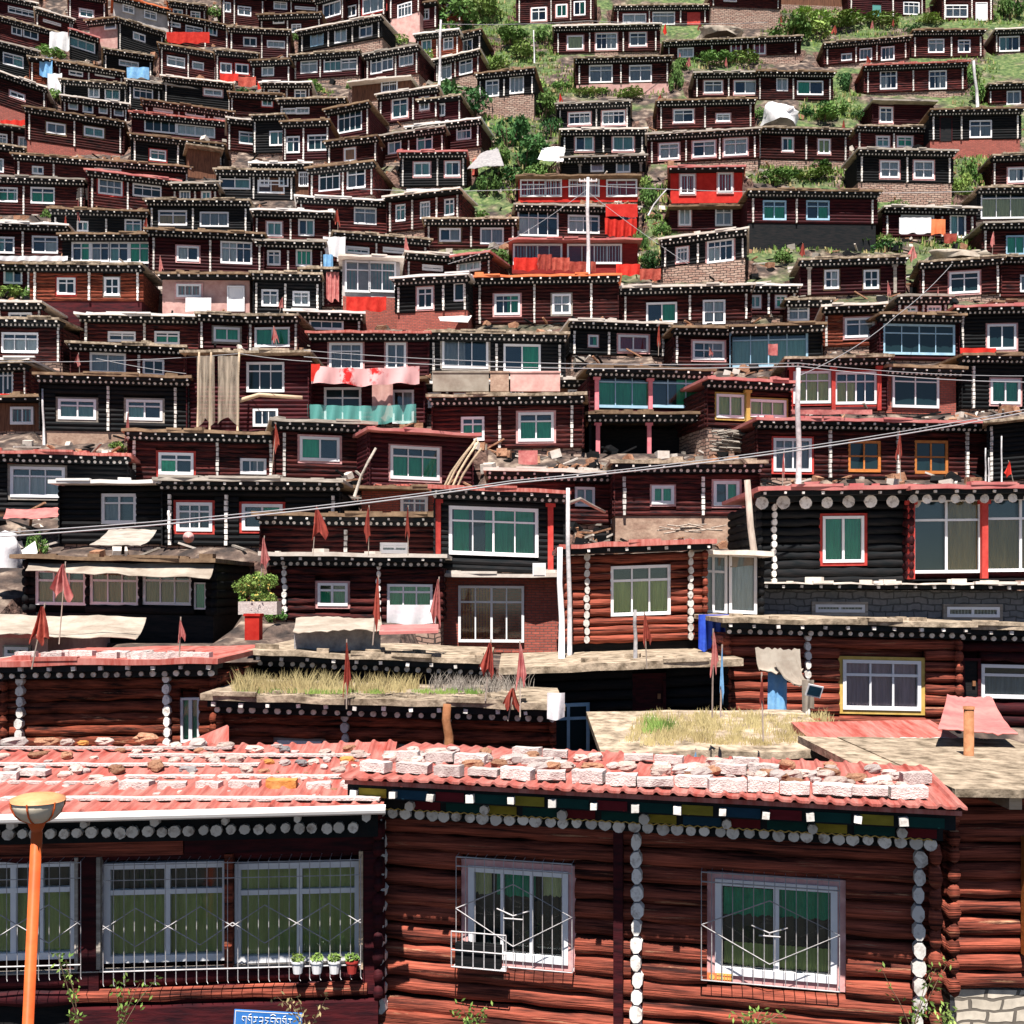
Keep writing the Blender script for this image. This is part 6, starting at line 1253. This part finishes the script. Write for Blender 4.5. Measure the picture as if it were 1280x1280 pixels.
pole('utility_pole', 735, 345, 735, 222, Dof(345) - 2.2, .11, 'pole_white', 'pale utility pole in front of the red three-tier house', 'utility pole', arms=1)
pole('utility_pole', 998, 606, 998, 460, 36, .09, 'pole_white', 'tall thin white pole rising past three red-posted windows', 'utility pole')
pole('utility_pole', 549, 102, 551, 25, 88, .10, 'pole_white', 'slender pale pole beside bushes near the top slope', 'utility pole')
pole('utility_pole', 1222, 130, 1217, 76, 92, .12, 'pole_white', 'short pale pole next to the red-roofed cabin', 'utility pole')
pole('utility_pole', 113, 75, 669, 40, 98, .05, 'pole_white', 'x') if 0 else None
pole('utility_pole', 668, 75, 667, 38, 98, .06, 'pole_white', 'thin pole standing on the green slope near top', 'utility pole')
pole('leaning_pole', 950, 768, 934, 600, 30.5, .10, 'pole_wood', 'leaning weathered grey pole beside the large dark wall')
pole('white_pipe', 702, 812, 700, 684, 27.5, .075, 'white_paint', 'thick white downpipe next to the red log cabin', 'pipe')
pole('white_pipe', 712, 810, 710, 610, 28.5, .06, 'pole_white', 'taller knobbly pale pole behind the white downpipe', 'pole')
pole('white_post', 55, 548, 53, 486, Dof(540) - 1.2, .05, 'pole_white', 'thin pale post under a white canopy sheet')
pole('roof_post', 560, 938, 559, 880, 20.2, .085, 'iron_rust', 'short reddish round post in front of the grass-roofed house')
pole('stove_pipe', 794, 812, 794, 762, 26, .045, 'rock_grey', 'thin capped stove pipe before the open casement', 'chimney')
pole('diagonal_beam', 710, 616, 756, 640, 30, .05, 'wood_grey', 'diagonal pale strut resting against the log wall', 'beam', D2=33)
pole('diagonal_beam', 443, 610, 470, 560, 38, .05, 'wood_grey', 'grey strut leaning between two cabins', 'beam')
pole('diagonal_beam', 810, 264, 834, 236, 74, .05, 'pole_white', 'white bar leaning beside the square red cabin', 'beam')
pole('stovepipe', 205 + 6, 650, 211, 638, 38, .05, 'gutter', 'small capped flue above the white pipe gutter', 'chimney')
for i, (x, y0, y1) in enumerate(((1232, 596, 560), (1252, 600, 545), (1236, 596, 572))):
    pole('thin_pipe', x, y0, x, y1, Dof(600) - 1.3, .03, 'pole_white', ('first short thin pipe at the dark windowless cabin', 'tallest thin pipe at the dark windowless cabin', 'middle thin pipe at the dark windowless cabin')[i])
for i, (x, y0, y1) in enumerate(((247, 530, 440), (262, 532, 440), (297, 530, 440))):
    pole('scaffold_post', x, y0, x + 2, y1, Dof(536) - 1.7, .05, 'wood_pale', ('outer timber post holding plastic sheeting', 'second timber post holding plastic sheeting', 'innermost timber post holding plastic sheeting')[i])
for i, (x0, y0, x1, y1) in enumerate(((552, 606, 590, 556), (556, 606, 596, 548), (562, 608, 598, 552), (568, 608, 602, 560))):
    pole('leaning_plank', x0, y0, x1, y1, Dof(608) - 1.0, .05, 'wood_pale', ('lowest', 'second', 'third', 'outermost')[i] + ' pale plank leaning beside the maroon cabin', 'plank')
pole('balcony_rail', 300, 492, 378, 497, Dof(536) - 1.4, .09, 'wood_pale', 'pale wooden balcony rail beside plastic sheeting', 'rail')
def wire(pts, lab, r_=.02):
    a_ = [at(*p) for p in pts]; out = []
    for p, q_ in zip(a_, a_[1:]):
        for k in range(14): t = k / 14; out.append(p.lerp(q_, t) - Vector((0, 0, .35 * (q_ - p).length / 30 * 4 * t * (1 - t))))
    out.append(a_[-1]); q = MB(); q.tube(out, r_, 5); tag(q.build('overhead_wire', 'wire'), lab, 'wire', 'wires crossing the hillside')
wire([(-20, 672, 26), (640, 604, 29), (1300, 512, 34)], 'long pale cable sloping across the whole middle of the slope', .020)
wire([(-20, 667, 26), (640, 601, 29), (1300, 508, 34)], 'second long pale cable just above the first', .014)
wire([(380, 446, 46), (998, 458, 36), (1300, 478, 40)], 'wire running from the maroon house to the tall white pole', .018)
wire([(380, 438, 46), (998, 454, 36), (1300, 470, 40)], 'upper wire running through the tall white pole head', .014)
wire([(500, 238, 76), (735, 232, 70), (1300, 236, 78)], 'thin wire through the pale utility pole', .022)
wire([(0, 213, 84), (240, 216, 84), (500, 238, 76)], 'thin wire over the upper rows of cabins', .018)
wire([(0, 452, 50), (300, 442, 48), (390, 452, 46)], 'slack cable running over the black timber cabins', .015)
wire([(998, 470, 36), (1120, 395, 52), (1190, 330, 62)], 'cable climbing from the tall thin white pole past the pale blue windows', .014)
wire([(735, 236, 70), (640, 300, 64), (560, 330, 60)], 'thin cable falling from the pale utility pole to the lower cabins', .014)
wire([(735, 240, 70), (860, 330, 66)], 'short thin cable from the pale utility pole towards the rocks', .014)
wire([(551, 30, 88), (735, 26, 92), (960, 28, 96)], 'thin cable from the slender top pole over the grassy slope', .02)
wire([(120, 448, 52), (240, 468, 50)], 'short slack wire between black timber cabins', .015)
for i, (x0, x1, m_, l_) in enumerate(((541, 611, 'canvas', 'cream parapet panel on a cabin terrace, beside the maroon house'), (613, 636, 'mud', 'small orange clay parapet panel between two terrace panels'), (638, 700, 'pink_plaster', 'pinkish parapet panel under the large dark window'))):
    D_ = Dof(562) - .35; a_, b_ = at(x0, 489, D_), at(x1, 466, D_); q = MB(); q.box(a_.x, b_.x, D_, D_ + .12, a_.z, b_.z); q.box(a_.x - .03, b_.x + .03, D_ - .04, D_ + .16, b_.z + .002, b_.z + .07); tag(q.build('parapet_panel', m_), l_, 'parapet', 'parapet panels on the terrace')
q = MB(); a_, b_ = at(300, 768, 29.5), at(348, 752, 29.5); q.box(a_.x, b_.x, 29.3, 29.9, a_.z, b_.z); e = empty('planter', (0, 0, 0)); q.build('trough', 'concrete', e); c_ = at(322, 738, 29.6)
q = MB()
for k_ in range(9):
    g_ = leaf_mesh('x', 'leaf_light', 190, .26, .2, .05, 50 + k_); ox, oz = rnd.uniform(-.45, .45), rnd.uniform(-.32, .34); q.add([(x + c_.x + ox, y + c_.y, z + c_.z + oz) for x, y, z in g_.v], g_.f)
q.build('leaves', 'leaf_light', e); q = leaf_mesh('x', 'cloth_yellow', 60, .5, .4, .035, 77); q.v = [(x + c_.x, y + c_.y - .12, z + c_.z) for x, y, z in q.v]; q.build('flowers', 'cloth_yellow', e)
e.location = (0, 0, 0); tag(e, 'concrete trough overflowing with light green and yellow flowering plants', 'planter')
q = MB(); a_, b_ = at(307, 800, 28.6), at(325, 770, 28.6); q.box(a_.x, b_.x, 28.5, 28.9, a_.z, b_.z); q.box(a_.x - .03, b_.x + .03, 28.47, 28.93, b_.z, b_.z + .06); tag(q.build('red_bin', 'cloth_red'), 'upright red box standing under the flower trough', 'box')
# firewood stack, blocks, cinder boxes, solar panel, people
def heap(name, x0, y0, x1, y1, D_, m_, n_, lab, cat, r_=.05, L_=.3):
    s_ = F / D_; q = MB()
    for _ in range(n_):
        p = at(rnd.uniform(x0, x1), rnd.uniform(y0, y1), D_ + rnd.uniform(0, .3)); a_ = rnd.uniform(-.5, .5); d_ = Vector((math.cos(a_) * L_, .1, math.sin(a_) * L_ * .4)); q.tube([p - d_, p + d_], r_ * rnd.uniform(.6, 1.1), 5)
    tag(q.build(name, m_), lab, cat)
heap('firewood_pile', 895, 538, 928, 564, Dof(566) - .7, 'wood_grey', 60, 'stacked split firewood under the yellow-columned cabin', 'firewood')
heap('brushwood_pile', 830, 655, 900, 668, Dof(672) - .8, 'pole_wood', 18, 'loose sticks on the clay wall ledge', 'firewood', .03)
heap('brick_rubble', 472, 606, 545, 612, Dof(640) - .5, 'brick', 40, 'loose red bricks topping a broken wall', 'rubble', .07, .12)
e = empty('solar_panel', at(1018, 864, 24)); e.rotation_euler = (R(20), R(12), 0); tag(e, 'tiny framed solar panel hung beside the yellow-framed window', 'solar panel')
q = MB(); q.box(-.17, .17, 0, .02, -.14, .14); q.build('frame', 'white_paint', e); q = MB(); q.box(-.14, .14, -.006, -.001, -.11, .11); q.build('cells', 'panel_blue', e)
e = empty('pink_basin', at(237, 672, 34)); tag(e, 'pink plastic basin on the earth ledge', 'basin'); q = MB(); q.tube([(0, 0, 0), (0, -.12, 0), (0, -.121, 0)], [.09, .17, .18], 14); q.build('bowl', 'pink_paint', e, True)
for i, (x, y, D_) in enumerate(((674, 712, 33.5),)):
    e = empty('meter_box', at(x, y, D_)); tag(e, 'white meter box at the corner of the two-storey house', 'box'); q = MB(); q.box(-.2, .2, 0, .15, -.2, .2); q.build('housing', 'white_paint', e); q = MB(); q.box(-.17, .17, -.015, -.001, -.17, .1); q.build('cover', 'gutter', e)
def bricks_on(x0, x1, y, D_, lab, n_):
    for i in range(n_):
        p = at(x0 + (x1 - x0) * (i + .5) / n_, y + rnd.uniform(-1, 1), D_); put(rnd.choice(BRK), 'concrete_brick', p, rnd.uniform(-.1, .1), (1, 1, 1), lab, lab, 'brick')
hr = next(h for h in HOUSES if h.lm == 'the big dark log house'); zz_ = hr.zb + hr.ht + .08
for i in range(22):
    D_ = hr.D0 - hr.ov + rnd.choice([.25, .55, .9]); px = rnd.uniform(15, 262); p = Vector(((px - 640) / F * D_, D_, zz_)); later(put(rnd.choice(BRK), 'concrete_brick', p, rnd.uniform(-.15, .15), (1, 1, 1), None, 'bricks on the big dark log house roof', 'brick'), 'grey concrete brick', 'the big dark log house roof')
hs = next(h for h in HOUSES if 'brick-weighted red roof in front' in (h.lab or '')); 
for j in range(2):
    for i in range(5):
        v = -.45 + j * .45; u = .3 + i * .47 + j * .2; p = Vector((hs.X0 + u, hs.D0 + v, hs.zb + hs.ht + .09 + .3 * max(0, v + .7) / 2.5)); later(put(rnd.choice(BRK), 'concrete_brick', p, rnd.uniform(-.06, .06), (1, 1, 1), None, 'bricks on the small red roof', 'brick'), 'grey brick', 'the small red roof below the pink-curtained window')
def person(px, py, hgt, m_, lab, turn=0):
    p = on_hill(px, py); p = at(px, py, Dof(py) - .5 if py > 190 else p.y - .3); e = empty('person', p, turn); tag(e, lab, 'person')
    me = bpy.data.meshes.new('body'); vs = [(0, 0, .92), (0, 0, 1.2), (0, 0, 1.42), (0, 0, 1.5), (0, -.02, 1.66), (.2, 0, 1.38), (.26, .02, 1.1), (.24, -.1, .88), (-.2, 0, 1.38), (-.26, .02, 1.1), (-.2, -.12, .92), (.1, 0, .86), (.11, -.05, .48), (.1, .02, .08), (.1, -.12, .04), (-.1, 0, .86), (-.11, .08, .48), (-.1, .1, .08), (-.1, -.04, .04)]
    es = [(0, 1), (1, 2), (2, 3), (3, 4), (2, 5), (5, 6), (6, 7), (2, 8), (8, 9), (9, 10), (0, 11), (11, 12), (12, 13), (13, 14), (0, 15), (15, 16), (16, 17), (17, 18)]
    me.from_pydata([tuple(c * hgt / 1.75 for c in v) for v in vs], es, []); me.materials.append(M['skin']); o = bpy.data.objects.new('body', me); col.objects.link(o); o.parent = e
    md = o.modifiers.new('skin', 'SKIN'); rr = [.15, .15, .12, .055, .10, .07, .05, .035, .07, .05, .035, .095, .065, .045, .04, .095, .065, .045, .04]
    for sv, r_ in zip(me.skin_vertices[0].data, rr): sv.radius = (r_, r_); 
    me.skin_vertices[0].data[0].use_root = True; md.use_smooth_shade = True; o.modifiers.new('sub', 'SUBSURF').levels = 1
    q = MB(); q.tube([(0, 0, z) for z in (.12, .5, .85, 1.05, 1.3, 1.44)], [.27, .24, .22, .2, .21, .1], 14); q.v = [(a, b * .75, c * hgt / 1.75) for a, b, c in q.v]; q.build('robe', m_, e, True)
person(607, 190, 1.7, 'cloth_maroon', 'person in a maroon robe standing on the slope among dark bushes')
person(594, 222, 1.7, 'cloth_maroon', 'person in a dark red robe walking the path beside a grey slab', .6)

name_puts()
for e in PROTO:
    if e.location.z < -400:
        for c in KIDS[e.name]: bpy.data.objects.remove(c)
        bpy.data.objects.remove(e)
